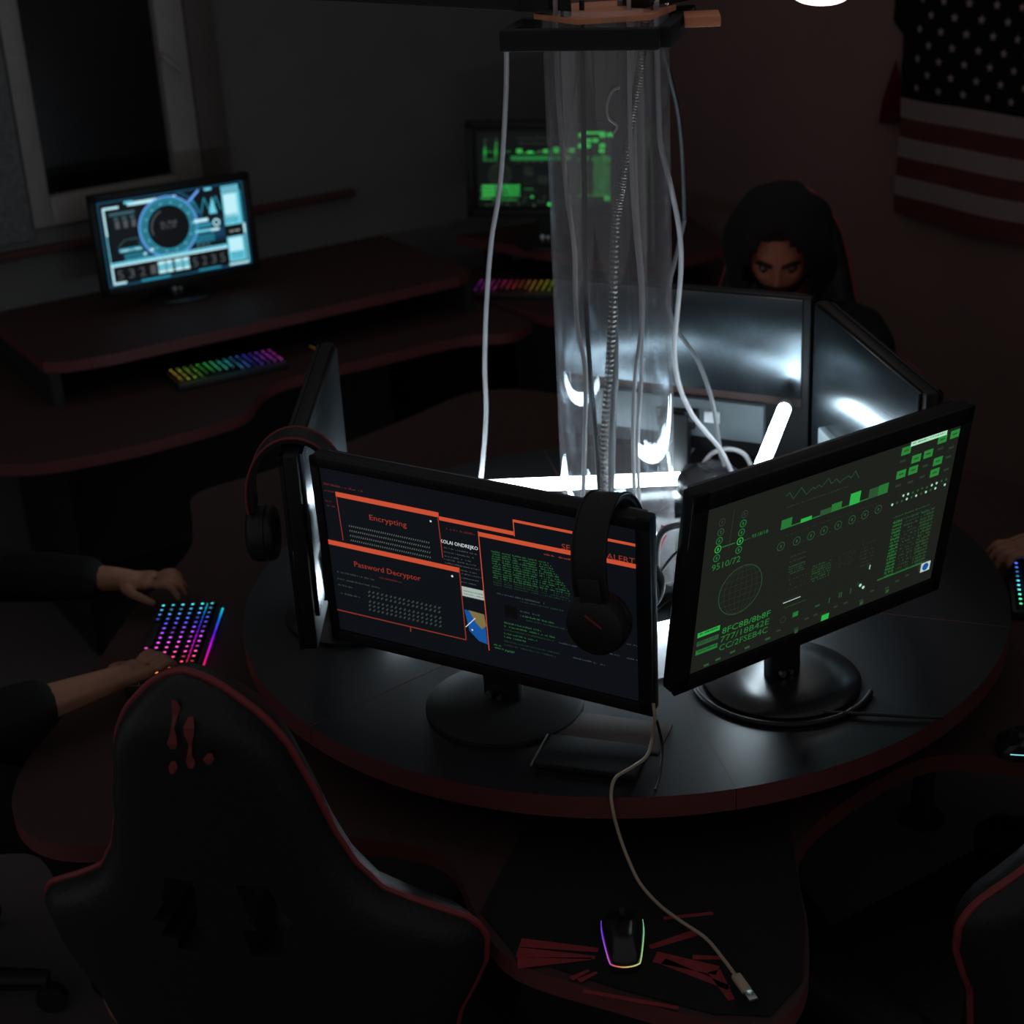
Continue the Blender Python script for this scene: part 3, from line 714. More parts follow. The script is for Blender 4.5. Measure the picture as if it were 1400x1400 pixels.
["r",0.1132,-0.1158,0.1222,-0.1193,"g1"],
["r",0.1476,-0.1216,0.1566,-0.125,"g1"],
["r",0.1686,-0.1155,0.1776,-0.1191,"g1"],
["r",0.1903,-0.1121,0.1993,-0.1157,"g1"],
["r",-0.043,-0.1351,-0.036,-0.1411,"g2"],
["r",0.0943,-0.1306,0.1013,-0.1366,"g2"],
["r",0.1501,-0.1271,0.1571,-0.1331,"g2"],
["r",-0.2237,-0.132,-0.2137,-0.136,"g2"],
["r",-0.1444,-0.1295,-0.1344,-0.1335,"g2"],
["r",-0.1037,-0.1283,-0.0937,-0.1323,"g2"],
["r",-0.2015,-0.1297,-0.1915,-0.1337,"g2"],
["r",-0.1735,-0.1268,-0.1635,-0.1308,"g2"]],
"cables":{"white_left":[[0.032,2.6,1.851],[0.027,2.663,1.749],[0.011,2.754,1.588],[-0.01,2.814,1.473],[-0.026,2.882,1.334],[-0.036,2.943,1.202],[-0.039,2.988,1.097],[-0.05,3.034,0.987],[-0.063,3.07,0.896]],
"white_in_a":[[0.109,2.62,1.895],[0.108,2.62,1.841],[0.109,2.62,1.729],[0.116,2.62,1.601],[0.125,2.62,1.504],[0.124,2.62,1.431],[0.126,2.62,1.368],[0.136,2.62,1.29],[0.131,2.62,1.171],[0.124,2.62,1.048],[0.121,2.62,0.95]],
"black_in":[[0.152,2.66,1.888],[0.151,2.66,1.833],[0.147,2.66,1.602],[0.143,2.66,1.418],[0.146,2.66,1.289],[0.152,2.66,1.168],[0.156,2.66,1.029],[0.158,2.66,0.914]],
"conduit":[[0.252,2.65,1.884],[0.247,2.65,1.829],[0.237,2.65,1.762],[0.223,2.65,1.694],[0.21,2.65,1.613],[0.197,2.65,1.541],[0.189,2.65,1.418],[0.179,2.65,1.29],[0.167,2.65,1.157],[0.163,2.65,1.033],[0.162,2.65,0.918]],
"grey_in":[[0.217,2.69,1.881],[0.214,2.69,1.814],[0.21,2.69,1.711],[0.205,2.69,1.592],[0.197,2.69,1.507],[0.191,2.69,1.406],[0.19,2.69,1.276],[0.182,2.69,1.141],[0.176,2.69,1.014],[0.173,2.69,0.898]],
"white_in_b":[[0.223,2.63,1.888],[0.222,2.63,1.839],[0.221,2.63,1.663],[0.225,2.63,1.545],[0.233,2.63,1.421],[0.23,2.63,1.346],[0.22,2.63,1.268],[0.215,2.63,1.162],[0.215,2.63,1.038],[0.215,2.63,0.939]],
"white_in_c":[[0.234,2.68,1.881],[0.233,2.68,1.831],[0.232,2.68,1.653],[0.234,2.68,1.532],[0.241,2.68,1.406],[0.237,2.68,1.316],[0.235,2.68,1.25],[0.227,2.68,1.142],[0.227,2.68,1.016],[0.225,2.68,0.914]],
"white_right":[[0.262,2.6,1.889],[0.265,2.629,1.82],[0.271,2.672,1.711],[0.276,2.696,1.647],[0.296,2.725,1.567],[0.312,2.753,1.484],[0.316,2.777,1.413],[0.312,2.806,1.324],[0.309,2.83,1.248],[0.319,2.851,1.177],[0.344,2.871,1.111],[0.372,2.883,1.068],[0.402,2.895,1.024],[0.425,2.909,0.972],[0.441,2.92,0.931]],
"black_right":[[0.256,2.6,1.89],[0.265,2.64,1.852],[0.295,2.733,1.757],[0.319,2.813,1.67],[0.336,2.907,1.562],[0.349,3.0,1.446]],
"grey_right":[[0.349,3.0,1.446],[0.332,2.989,1.38],[0.319,2.982,1.334],[0.315,2.974,1.287],[0.333,2.966,1.238],[0.365,2.959,1.188],[0.386,2.95,1.131],[0.396,2.943,1.088],[0.403,2.935,1.031],[0.413,2.926,0.973],[0.427,2.92,0.932]],
"loop":[[0.375,2.98,0.945],[0.386,2.98,0.971],[0.406,2.98,0.987],[0.435,2.98,0.989],[0.461,2.98,0.976],[0.476,2.98,0.944],[0.482,2.98,0.907]],
"thin_back":[[0.346,3.14,0.885],[0.377,3.15,0.918],[0.408,3.16,0.951]],
"gap_a":[[0.196,2.35,1.106],[0.237,2.55,1.042],[0.268,2.68,1.003],[0.289,2.75,0.982]],
"gap_b":[[0.292,2.5,1.021],[0.267,2.5,0.998],[0.248,2.5,0.972],[0.232,2.5,0.945]],
"gap_c":[[0.28,2.42,0.998],[0.264,2.42,0.972],[0.239,2.42,0.949],[0.221,2.42,0.934]],
"hook":[[0.233,2.46,0.929],[0.235,2.46,0.979],[0.235,2.46,1.019],[0.239,2.46,1.049],[0.251,2.46,1.066],[0.269,2.46,1.072],[0.299,2.46,1.074]],
"usb":[[0.191,2.079,0.965],[0.192,2.073,0.94],[0.189,2.087,0.9],[0.178,2.059,0.888],[0.152,2.033,0.886],[0.129,2.014,0.884],[0.12,1.989,0.877],[0.12,1.969,0.862],[0.126,1.961,0.83],[0.136,1.943,0.8],[0.151,1.911,0.775],[0.174,1.872,0.765],[0.2,1.833,0.765],[0.23,1.793,0.765],[0.248,1.746,0.766],[0.259,1.711,0.767]],
"blk_edge":[[0.195,2.072,0.94],[0.203,2.081,0.89],[0.195,2.035,0.876],[0.183,1.988,0.876]],
"rim":[[0.389,2.185,0.876],[0.465,2.173,0.876],[0.541,2.158,0.876],[0.599,2.146,0.876],[0.637,2.14,0.876]]}}

# ------------------------------------------------------------------ room
WL=Vector((-1.045,4.87,0)); WLX=Vector((.857,.515,0)); WLN=Vector((.515,-.857,0))     # left wall
WR=Vector((.58,5.85,0)); WRX=Vector((.515,-.857,0)); WRN=Vector((-.857,-.515,0))      # right wall
AL=math.atan2(.515,.857); AR=math.atan2(-.857,.515)
def wl(s,d,z=0): p=WL+WLX*s+WLN*d; return Vector((p.x,p.y,z))
def wr(s,d,z=0): p=WR+WRX*s+WRN*d; return Vector((p.x,p.y,z))
sc=(WR-WL).dot(WLX)
def wbox(bm,fn,ang,s0,s1,d0,d1,z0,z1,bev=0,mi=0):
    c=fn((s0+s1)/2,(d0+d1)/2,(z0+z1)/2); box(bm,c,(abs(s1-s0),abs(d1-d0),abs(z1-z0)),bev,mi,Matrix.Rotation(ang,3,'Z'))
bm=nb(); H=2.7
# left wall with a hole for the window
for s0,s1,z0,z1 in [(-3.2,-.335,0,H),(.285,sc,0,H),(-.335,.285,0,1.09),(-.335,.285,2.45,H)]: wbox(bm,wl,AL,s0,s1,-.12,0,z0,z1)
struct('wall_left',bm,M['wall_grey'],smooth=False)
bm=nb(); wbox(bm,wr,AR,-.02,5.2,-.12,0,0,H); struct('wall_right',bm,M['wall_red'],smooth=False)
bm=nb(); box(bm,(0.6,2.4,-.02),(8,9.4,.04)); struct('floor',bm,M['floor'],smooth=False)
w=empty('window_1',wl(-.025,0,1.09),AL); w['kind']='structure'
def wpart(name,parts,m,par=w,bev=.004):
    bm=nb()
    for s0,s1,d0,d1,z0,z1 in parts: box(bm,((s0+s1)/2+.025,-(d0+d1)/2,(z0+z1)/2-1.09),(s1-s0,d1-d0,z1-z0),bev)
    o=put(name,bm,m,par); return o
wpart('window_frame',[(-.335,-.277,-.05,.012,1.09,2.45),(.11,.196,-.05,.012,1.09,2.45),(-.277,.11,-.05,.012,1.09,1.172),(-.277,.11,-.05,.012,2.37,2.45)],M['frame'])
wpart('window_casing',[(.197,.285,-.06,.022,1.09,2.45)],M['jamb'])
wpart('window_pane',[(-.277,.11,-.045,-.03,1.172,2.37)],M['pane'],bev=0)
hb=nb(); tube(hb,spline([(.133,-.014,.43),(.135,-.045,.43),(.15,-.055,.41),(.178,-.05,.385)],5),.008,8); put('window_handle',hb,M['frame'],w)
bm=nb(); wbox(bm,wl,AL,-1.4,.69,0,.03,1.016,1.038,.004); struct('trim_1',bm,M['trim'])
bm=nb(); wbox(bm,wl,AL,-1.5,-.34,0,.012,1.06,2.4,.003); struct('trim_2',bm,M['plaster'])

# ------------------------------------------------------------------ flag on the right wall
fl=empty('flag',wr(1.22,.02,1.345),AR,'striped flag with pale stars on a dark corner, hung on the reddish wall','flag')
def flag_y(s,z): return -.012-.010*math.sin(s*9+z*2.2)-.006*math.sin(s*17-z*5)-.004*(1+math.sin(z*14))
st=.0563; fw=1.39; zt=.362; zb=-.369
def cloth(name,s0,s1,z0,z1,m,par,ns=36,nz=4,off=0,skew=0):
    bm=nb(); g=[[bm.verts.new((s0+(s1-s0)*i/ns+skew*(z0+(z1-z0)*j/nz-zb),flag_y(s0+(s1-s0)*i/ns,z0+(z1-z0)*j/nz)-off,z0+(z1-z0)*j/nz)) for i in range(ns+1)] for j in range(nz+1)]
    for j in range(nz):
        for i in range(ns): bm.faces.new((g[j][i],g[j][i+1],g[j+1][i+1],g[j+1][i]))
    bmesh.ops.solidify(bm,geom=bm.faces[:],thickness=.0015)
    return put(name,bm,m,par)
sk=.018
zc=zt-7*st
for k in range(13):
    z1=zt-k*st; z0=z1-st
    cloth('stripe',0 if k>6 else .56,fw,z0,z1,M['fl_red'] if k%2==0 else M['fl_white'],fl,36,3,0,sk)
cloth('canton',0,.56,zc,zt,M['fl_blue'],fl,24,8,0,sk)
def star(par,s,z,r):
    bm=nb(); vs=[]
    for k in range(10):
        a=PI/2+k*PI/5; q=r if k%2==0 else r*.42
        x,y=s+q*math.cos(a),z+q*math.sin(a); vs.append(bm.verts.new((x+sk*(y-zb),flag_y(x,y)-.003,y)))
    bm.faces.new(vs); bmesh.ops.solidify(bm,geom=bm.faces[:],thickness=.001)
    put('star',bm,M['fl_white'],par)
for r in range(9):
    for c in range(6 if r%2==0 else 5):
        star(fl,.075+c*.0835+(.042 if r%2 else 0),zc+.036+(8-r)*.0405,.0145)
pn=nb(); P=[(-.03,.07),(0.012,-.045),(-.022,-.115),(-.09,-.122),(-.078,-.055)]
vs=[pn.verts.new((x,-.006,z)) for x,z in P]; pn.faces.new(vs[::-1]); bmesh.ops.solidify(pn,geom=pn.faces[:],thickness=.004); put('flag_fold',pn,M['fl_dred'],fl)['label']='dark red fold hanging out at the hoist edge'
pn=nb(); P=[(-.04,.26),(0.03,.26),(.03,.145),(-.005,.14),(-.045,.175)]
vs=[pn.verts.new((x,-.008,z)) for x,z in P]; pn.faces.new(vs[::-1]); bmesh.ops.solidify(pn,geom=pn.faces[:],thickness=.004); put('hanging_corner',pn,M['fl_blue'],fl)

# ------------------------------------------------------------------ round desk
tb=empty('round_desk',(CX,CY,0),0,'big round two-tier gaming desk with red edges, carrying the ring of monitors','desk')
R0=.677
for k in range(6):
    a0=-80.5+60*k+.05; a1=a0+59.9
    poly=[(.002*math.cos(math.radians(a0+30)),.002*math.sin(math.radians(a0+30)))]+[(R0*math.cos(math.radians(a0+(a1-a0)*i/16)),R0*math.sin(math.radians(a0+(a1-a0)*i/16))) for i in range(17)]
    bm=nb(); prism(bm,poly,ZD-.036,ZD,0,1); 
    ar=math.radians(a0); sv=[bm.verts.new((r_*math.cos(ar)+q*math.sin(ar),r_*math.sin(ar)-q*math.cos(ar),ZD+.0003)) for r_,q in ((.02,-.0001),(.677,-.0001),(.677,.0013),(.02,.0013))]
    bm.faces.new(sv if True else sv).material_index=1
    put('top_segment',bm,[M['top'],M['edge']],tb,sharp=30)
LOW=[(-172,1.0),(-163,1.07),(-156,1.10),(-150,1.07),(-145,.96),(-138,.80),(-128,.72),(-117,.70),(-109,.82),(-104,.90),(-95,.955),(-88,1.01),(-84,1.025),(-80.5,.97),(-77.5,.86),(-72,.68),(-57,.61),(-43,.63),(-38,.73),(-34,.88),(-28,1.06),(-20,1.10),(-8,1.08),(5,1.05),(20,1.08),(35,1.10),(50,1.03),(64,1.0),(78,1.12),(93,1.36),(101,1.42),(110,1.30),(120,1.22),(130,1.20),(138,1.22),(143,1.12),(149,1.02),(158,.98),(170,.97)]
lp=[(r*math.cos(math.radians(a)),r*math.sin(math.radians(a))) for a,r in LOW]
lp=[(p.x,p.y) for p in spline([(x,y,0) for x,y in lp],5,True)]
bm=nb(); prism(bm,lp,ZL-.03,ZL,0,1); put('lower_desk_top',bm,[M['lower'],M['edge']],tb,sharp=30)
bm=nb(); lathe(bm,[(.46,ZL),(.46,ZD-.036)],48); put('riser_drum',bm,M['blackm'],tb)
bm=nb(); lathe(bm,[(.0,0),(.42,0),(.42,.04),(.30,.06),(.30,ZL-.03),(0,ZL-.03)],48); put('pedestal',bm,M['blackm'],tb)
for a in (-153,-88,-22,33,97,140):
    r=.84 if a!=-88 else .8
    x,y=r*math.cos(math.radians(a)),r*math.sin(math.radians(a)); bm=nb(); cyl(bm,(x,y,0),(x,y,ZL-.03),.025,n=14); cyl(bm,(x,y,0),(x,y,.012),.05,n=14); put('leg',bm,M['blackm'],tb)

# ------------------------------------------------------------------ the clear tube and the bracket over it
tu=empty('clear_tube',(CX,CY,ZD),0,'tall clear acrylic tube standing in the middle of the round desk','tube')
bm=nb(); lathe(bm,[(.099,.002),(.099,1.012)],72); lathe(bm,[(.0955,1.012),(.0955,.002)],72); put('tube_wall',bm,M['glass'],tu)
bm=nb(); lathe(bm,[(.095,.0),(.104,.0),(.104,.006),(.095,.006),(.095,0)],48); put('foot_ring',bm,M['blackm'],tu)
bm=nb(); tube(bm,spline([(.012,-.104,.90),(.000,-.106,.895),(-.008,-.106,.875),(-.006,-.106,.855),(.006,-.104,.842),(.0,-.104,.83)],5),.0022,6); put('tape_curl',bm,M['wcab'],tu)
br=empty('cable_bracket',(CX,CY,1.845),math.radians(-16.4),'black square bracket with plywood board and long beams, holding the clear tube from above','bracket')
bm=nb(); box(bm,(-.015,-.118,0),(.245,.022,.032),.003); put('front_bar',bm,M['blackm'],br)
for sx in (-.127,.112): bm=nb(); box(bm,(sx,0,0),(.022,.214,.032),.003); put('side_bar',bm,M['blackm'],br)
bm=nb(); box(bm,(-.0075,.118,0),(.26,.022,.032),.003); put('rear_bar',bm,M['blackm'],br)
def beam(a,b,w,h):
    a=Vector(a);b=Vector(b);d=b-a; bm=nb(); box(bm,(a+b)/2,(d.length,w,h),.003,0,Matrix.Rotation(math.atan2(d.y,d.x),3,'Z')@Matrix.Rotation(-math.asin(d.z/d.length),3,'Y')); return bm
IR=Matrix.Rotation(math.radians(16.4),3,'Z')
def bl(x,y,z): v=IR@Vector((x-CX,y-CY,0)); return (v.x,v.y,z-1.845)
put('beam',beam(bl(.115,2.63,1.892),bl(-1.05,3.72,1.880),.05,.03),M['blackm'],br)
put('beam',beam(bl(.235,2.645,1.892),bl(1.25,3.55,1.900),.06,.034),M['blackm'],br)
bm=nb(); cyl(bm,(-.045,-.075,.02),(-.045,-.075,.75),.009,n=12); put('hanger_rod',bm,M['blackm'],br)
bm=nb(); prism(bm,[(.112*math.cos(math.radians(a)),.112*math.sin(math.radians(a))) for a in (20,80,140,200,260,320)],.020,.028); put('board',bm,M['ply'],br)
bm=nb(); box(bm,(.150,.01,.010),(.055,.07,.016),.002,0,Matrix.Rotation(.2,3,'Z')); put('board_block',bm,M['ply'],br)

# ------------------------------------------------------------------ monitors
def scr_simple(x0,x1,z0,z1,kind,gain=1.):
    s=Scr(x0,x1,z0,z1,(10,13,18),gain); w=x1-x0;h=z1-z0
    if kind=='o':
        for (a,b,c,d) in [(.03,.95,.4,.55),(.35,.88,.62,.5),(.55,.8,.97,.1),(.02,.5,.45,.1)]:
            s.rect(x0+a*w,z0+b*h,x0+c*w,z0+d*h,'win'); s.rect(x0+a*w,z0+b*h,x0+c*w,z0+b*h-.009,'org')
            for k in range(int((b-d)*h/.012)-1): s.noise(x0+(a+.02)*w,z0+b*h-.02-k*.012,x0+(c-.05)*w,.005,'gry3',.7)
    return s
def monitor(name,label,group,c,yaw,t,ro,zs,scr,W=.555,Hh=.335,bz=(.0145,.022,.017,.02),sc=1.,panel=True,offs=.055,br_=.125,ports=True,base_m=None):
    yr=math.radians(yaw); back=Vector((-math.sin(yr),math.cos(yr),0)); c=Vector(c)
    b=c+back*offs
    root=empty(name,(b.x,b.y,zs),yr,label,'monitor',group)
    hm=Matrix.Translation((0,-offs,c.z-zs))@Matrix.Rotation(-math.radians(t),4,'X')@Matrix.Rotation(math.radians(ro),4,'Y')
    l,r,tp,bt=bz
    bm=nb(); box(bm,(0,.013,0),(W,.024,Hh),.005)
    put('housing',bm,M['bezel'],root,hm)
    bm=nb()
    box(bm,(-W/2+l/2,-.0015,0),(l,.007,Hh),.0015); box(bm,(W/2-r/2,-.0015,0),(r,.007,Hh),.0015)
    box(bm,(0,-.0015,Hh/2-tp/2),(W,.007,tp),.0015); box(bm,(0,-.0015,-Hh/2+bt/2),(W,.007,bt),.0015)
    put('bezel',bm,M['bezel'],root,hm)
    screen_obj(scr,root,hm@Matrix.Translation((0,-.0002,0)),sc)
    if panel:
        pw=W-.03
        bm=nb(); ph_=.198 if ports else .28; box(bm,(0,.028,Hh/2-.003-ph_/2),(pw,.007,ph_),.0015); put('back_panel',bm,M['brushed'],root,hm)['label']='brushed grey metal back panel'
        bm=nb(); box(bm,(0,.0265,-Hh/2+.126),(pw,.004,.018),.001); put('recess_strip',bm,M['brownstrip'],root,hm)
        bm=nb(); box(bm,(0,.033,-Hh/2+.076),(.36,.022,.08),.004); ph=put('port_housing',bm,M['ports'],root,hm)
        bm=nb(); box(bm,(-.075,.046,-Hh/2+.082),(.032,.006,.024),.002); sk_=put('power_socket',bm,M['white'],ph)
        bm=nb(); box(bm,(-.035,.052,-Hh/2+.084),(.026,.022,.022),.003); put('power_plug',bm,M['black'],ph)
        bm=nb(); box(bm,(.02,.046,-Hh/2+.082),(.045,.005,.018),.001); put('video_port',bm,M['blackm'],ph)
    else:
        bm=nb(); box(bm,(0,.034,-.01),(W*.6,.02,Hh*.6),.008); put('back_cover',bm,M['bezel'],root,hm)
    # stand
    hz=c.z-zs
    bm=nb(); box(bm,(0,.0,(hz-.07)*.5),(.062,.022,hz-.09),.004); box(bm,(0,-offs*.40,hz-.095),(.08,offs*.8,.04),.004)
    nk=put('neck',bm,M['black'],root)
    bm=nb(); cyl(bm,(-.016,-.014,.026),(-.016,-.022,.026),.006,n=10); cyl(bm,(.002,-.014,.024),(.002,-.021,.024),.004,n=10); put('screw',bm,M['steel'],nk)
    bm=nb(); lathe(bm,[(0,0),(br_,0),(br_,.006),(br_-.006,.011),(br_*.55,.017),(0,.019)],56); put('base',bm,base_m or M['blackg'],root)
    return root,hm
so=Scr(-.2632,.2625,-.1475,.1488,(10,13,19)); so.play(DATA['orange'])
mo,hmO=monitor('monitor','monitor with orange encrypting windows on its screen, headphones hung over its corner','ring of monitors on the round desk',(-.0543,2.2091,1.1115),-27.90,-5.506,2.409,ZD,so,base_m=M['blackm'])
sg=Scr(-.2502,.2572,-.1412,.1388,(27,30,25)); sg.play(DATA['green'])
mg,hmG=monitor('monitor','monitor at right showing green code panels on a grey-green screen','ring of monitors on the round desk',(.4652,2.2114,1.1402),33.02,-8.12,.70,ZD,sg,bz=(.027,.020,.0285,.026),offs=.09)
so2=scr_simple(-.25,.25,-.147,.149,'o',12.)
monitor('monitor','monitor seen from behind in front of the hooded man, grey metal back','ring of monitors on the round desk',(.360,3.122,1.118),153.0,0,0,ZD,so2,W=.53)
monitor('monitor','monitor seen from behind at the right, lamp glare streak on its metal back','ring of monitors on the round desk',(.652,2.708,1.118),98.2,0,0,ZD,scr_simple(-.25,.25,-.147,.149,'o',.5),W=.53,ports=False)
ml,hmL=monitor('monitor','monitor at the left seen edge-on from behind, red-lined headphones over it','ring of monitors on the round desk',(-.340,2.605,1.118),-91.4,0,0,ZD,scr_simple(-.263,.263,-.147,.149,'o',.5),ports=False)

# ------------------------------------------------------------------ side desks along the walls
def side_desk(label,upper,lower,z0=.75,z1=.87,legs=()):
    cx=sum(p[0] for p in upper)/len(upper);cy=sum(p[1] for p in upper)/len(upper)
    r=empty('side_desk',(cx,cy,0),0,label,'desk')
    for n,poly,z,ms in (('monitor_shelf',upper,z1,[M['lower'],M['edge']]),('desk_top',lower,z0,[M['lower'],M['edge']])):
        bm=nb(); prism(bm,[(x-cx,y-cy) for x,y in poly],z-.03,z,0,1); put(n,bm,ms,r,sharp=30)
    for x,y,w,d,a in legs:
        bm=nb(); box(bm,(x-cx,y-cy,.42),(w,d,.84-.001),.002,0,Matrix.Rotation(a,3,'Z')); put('side_panel',bm,M['blackm'],r)
    return r
w2=lambda s,d: (wl(s,d).x,wl(s,d).y)
up=[w2(-.52,.005),w2(-.52,.55),w2(-.47,.59),w2(-.35,.61),w2(.2,.61),w2(.72,.60),w2(.78,.56),w2(.78,.005)][::1]
lo=spline([(*w2(s,d),0) for s,d in [(-.82,.80),(-.7,.93),(-.5,.98),(-.3,.98),(-.14,.95),(-.06,.86),(.02,.79),(.15,.77),(.4,.77),(.62,.78),(.74,.84),(.84,.80)]],5)
lo=[w2(-.82,.005)]+[(p.x,p.y) for p in lo]+[w2(.84,.005)]
side_desk('dark desk with red-edged monitor shelf under the window along the grey wall',up,lo,legs=[(*w2(-.50,.3),.03,.55,AL),(*w2(.77,.3),.03,.55,AL)])
upr=[(-.13,5.205),(.43,4.70),(.70,4.90),(.58,5.55),(.30,5.42)]
lor=[(-.16,5.2),(-.10,4.98),(.01,4.80),(.15,4.66),(.36,4.44),(.55,4.42),(.85,4.66),(.62,5.56),(.34,5.46)]
side_desk('dark corner desk with red-edged shelf behind the clear tube',upr,lor,legs=[(.43,4.82,.03,.2,-.7),(.0,5.19,.03,.1,-.7)])

# ------------------------------------------------------------------ monitors in the background
W1=.43;H1=W1*9/16
def hud():
    w,h=W1,H1; s=Scr(-w/2,w/2,-h/2,h/2,(9,14,20),1.0)
    X=lambda u:(u-.5)*w; Z=lambda v:(.5-v)*h
    r=lambda u0,v0,u1,v1,c:s.rect(X(u0),Z(v0),X(u1),Z(v1),c)
    for u0,v0,u1,v1,c in [(0,0,1,.018,'c5'),(0,.98,1,1,'c5'),(0,0,.010,1,'c5'),(.988,0,1,1,'c5'),(.03,.07,.14,.095,'c4'),(.03,.07,.042,.40,'c4'),(.03,.40,.036,.97,'c3'),(.20,.045,.53,.085,'c4'),(.18,.03,.24,.06,'c3'),(.73,.02,.78,.05,'c3'),(.03,.95,.12,.975,'c4'),(.03,.72,.042,.97,'c4'),(.22,.965,.42,.99,'c2'),(.62,.965,.78,.985,'c2'),(.84,.96,.98,.985,'c4'),(.965,.1,.978,.5,'c2'),(.97,.5,.985,.62,'c4'),(.975,.62,.985,.98,'c3')]: r(u0,v0,u1,v1,c)
    r(.055,.12,.835,.70,(10,16,22))
    # teal haze panels of the picture on the screen
    for k in range(6): r(.30+.02*k,.35+.03*k,.60,.70,(10+2*k,22+6*k,30+9*k))
    for k in range(5): r(.62,.35+.04*k,.835,.68-.02*k,(10+2*k,28+8*k,40+12*k))
    r(.07,.14,.24,.175,'c1')
    for k in range(3): r(.095+.055*k,.20,.125+.055*k,.225,'c1'); r(.10+.055*k,.24,.13+.055*k,.33,'grey')
    s.line([(X(.10),Z(.54)),(X(.15),Z(.47)),(X(.26),Z(.47)),(X(.31),Z(.56))],.002,'c1')
    r(.10,.565,.28,.61,'c2'); s.noise(X(.11),Z(.59),X(.27),.007,'c4',.8)
    for k in range(3): r(.13,.635+.03*k,.30,.65+.03*k,'c2')
    cx,cz=X(.455),Z(.40); R=.088
    s.disc(cx,cz,R,(40,110,130),48); s.ring(cx,cz,R,.0035,'c7',48); s.ring(cx,cz,R-.006,.004,'c2',48); s.disc(cx,cz,R-.026,(8,10,14),40)
    s.ring(cx,cz,R-.0225,.003,'c2',48)
    for k in range(14):
        a=k*2*PI/14; s.disc(cx+(R-.019)*math.cos(a),cz+(R-.019)*math.sin(a),.0026,'c3',8)
    s.ring(cx,cz,R-.036,.004,'grey',24,110,200); s.noise(cx-.022,cz+.013,cx+.028,.010,'grey',.9); s.noise(cx-.022,cz+.001,cx+.024,.009,'grey',.8)
    s.ring(cx,cz,R+.016,.008,'c5',30,-40,70); s.line([(cx+R*.75,cz+R*.68),(cx+R*1.15,cz+R*1.02)],.006,'c7'); s.line([(cx-R*.95,cz-R*.75),(cx-R*.6,cz-R*.62)],.006,'c4')
    s.ring(cx,cz,R+.010,.010,'c5',24,195,250)
    for x in (.64,.72,.80): s.line([(X(x-.03),Z(.30)),(X(x),Z(.13)),(X(x+.03),Z(.30))],.003,'c2')
    r(.63,.37,.73,.41,'c4'); r(.63,.43,.75,.47,'c2'); s.ring(X(.785),Z(.44),.011,.004,'c4',16); r(.74,.505,.80,.535,'c4'); r(.63,.50,.74,.53,'c3')
    s.poly([(X(.75),Z(.27)),(X(.775),Z(.13)),(X(.79),Z(.26)),(X(.80),Z(.33)),(X(.745),Z(.33))],'c3')
    for k in range(3): r(.62,.57+.03*k,.76,.583+.03*k,'c2')
    for k in range(3): r(.63+.035*k,.66,.65+.035*k,.70,'c1')
    # light right-hand column
    r(.845,.03,.965,.94,'c3'); r(.855,.045,.955,.12,'c2'); r(.855,.13,.945,.40,'c4')
    for k in range(6): r(.86,.055+.01*k,.95,.058+.01*k,'c4')
    for k in range(6): r(.85,.37+.018*k,.94,.378+.018*k,'c2')
    r(.845,.50,.965,.64,(8,10,12)); s.noise(X(.87),Z(.57),X(.94),.007,'paper',.9); r(.855,.66,.95,.82,'c4')
    for k in range(5): r(.86,.83+.018*k,.95,.838+.018*k,'c2')
    # band and digits
    r(.035,.715,.84,.76,'c3'); r(.035,.745,.84,.765,'c4')
    for k in range(26): r(.05+.03*k,.725,.058+.03*k,.738,'c5')
    r(.045,.78,.84,.945,(7,9,11))
    for k in range(4): s.text('5321'[k],X(.065+.075*k),Z(.92),.017,.026,'grey')
    for k in range(4): s.text('5235'[k],X(.585+.065*k),Z(.92),.015,.026,'grey')
    for k in range(2):
        for j in range(3): r(.345+.115*k,.79+.05*j,.445+.115*k,.83+.05*j,'c4' if j!=1 else 'c3')
        r(.395+.115*k,.79,.402+.115*k,.93,'c5')
    return s
monitor('background_monitor','monitor under the window with glowing blue dial interface',None,(-.916,4.653,1.062),28.26,2.5,.4,ZL+.12,hud(),W=W1+.045,Hh=H1+.045,bz=(.022,.022,.022,.022),panel=False,br_=.11)
sb=Scr(-.2502,.2572,-.1412,.1388,(3,5,4),1.7)
RECOL={'pale':'g5','pale2':'g4','g2':'g1','blue':'g4','g4':'g5','g3':'g4'}
sb.play([[ (RECOL.get(q,q) if isinstance(q,str) and i>0 and it[0]!='t' else q) for i,q in enumerate(it)] for it in DATA['green']])
for x0,z1,x1,z0 in [(-.24,-.055,-.09,-.105)]: sb.rect(x0,z1,x1,z0,(8,34,15))
for k in range(3): sb.rect(-.235,-.058-k*.0155,-.185,-.069-k*.0155,'g4'); sb.text(('8FC8B/8b8F','777/18B42E','CC/2FSEB4C')[k],-.18,-.069-k*.0155,.088,.0115,'g5')
for q in range(16): sb.noise(.185,.045-q*.0095,.245,.0075,'g3',.95)
sb.rect(-.125,.050,.10,.034,(20,84,38))
monitor('background_monitor','monitor with bright green code interface in the far corner, behind the clear tube',None,(.155,4.995,1.115),-3.95,1.2,1.8,ZL+.12,sb,W=.475,Hh=.29,bz=(.022,.022,.022,.022),sc=.81,panel=False,br_=.10)

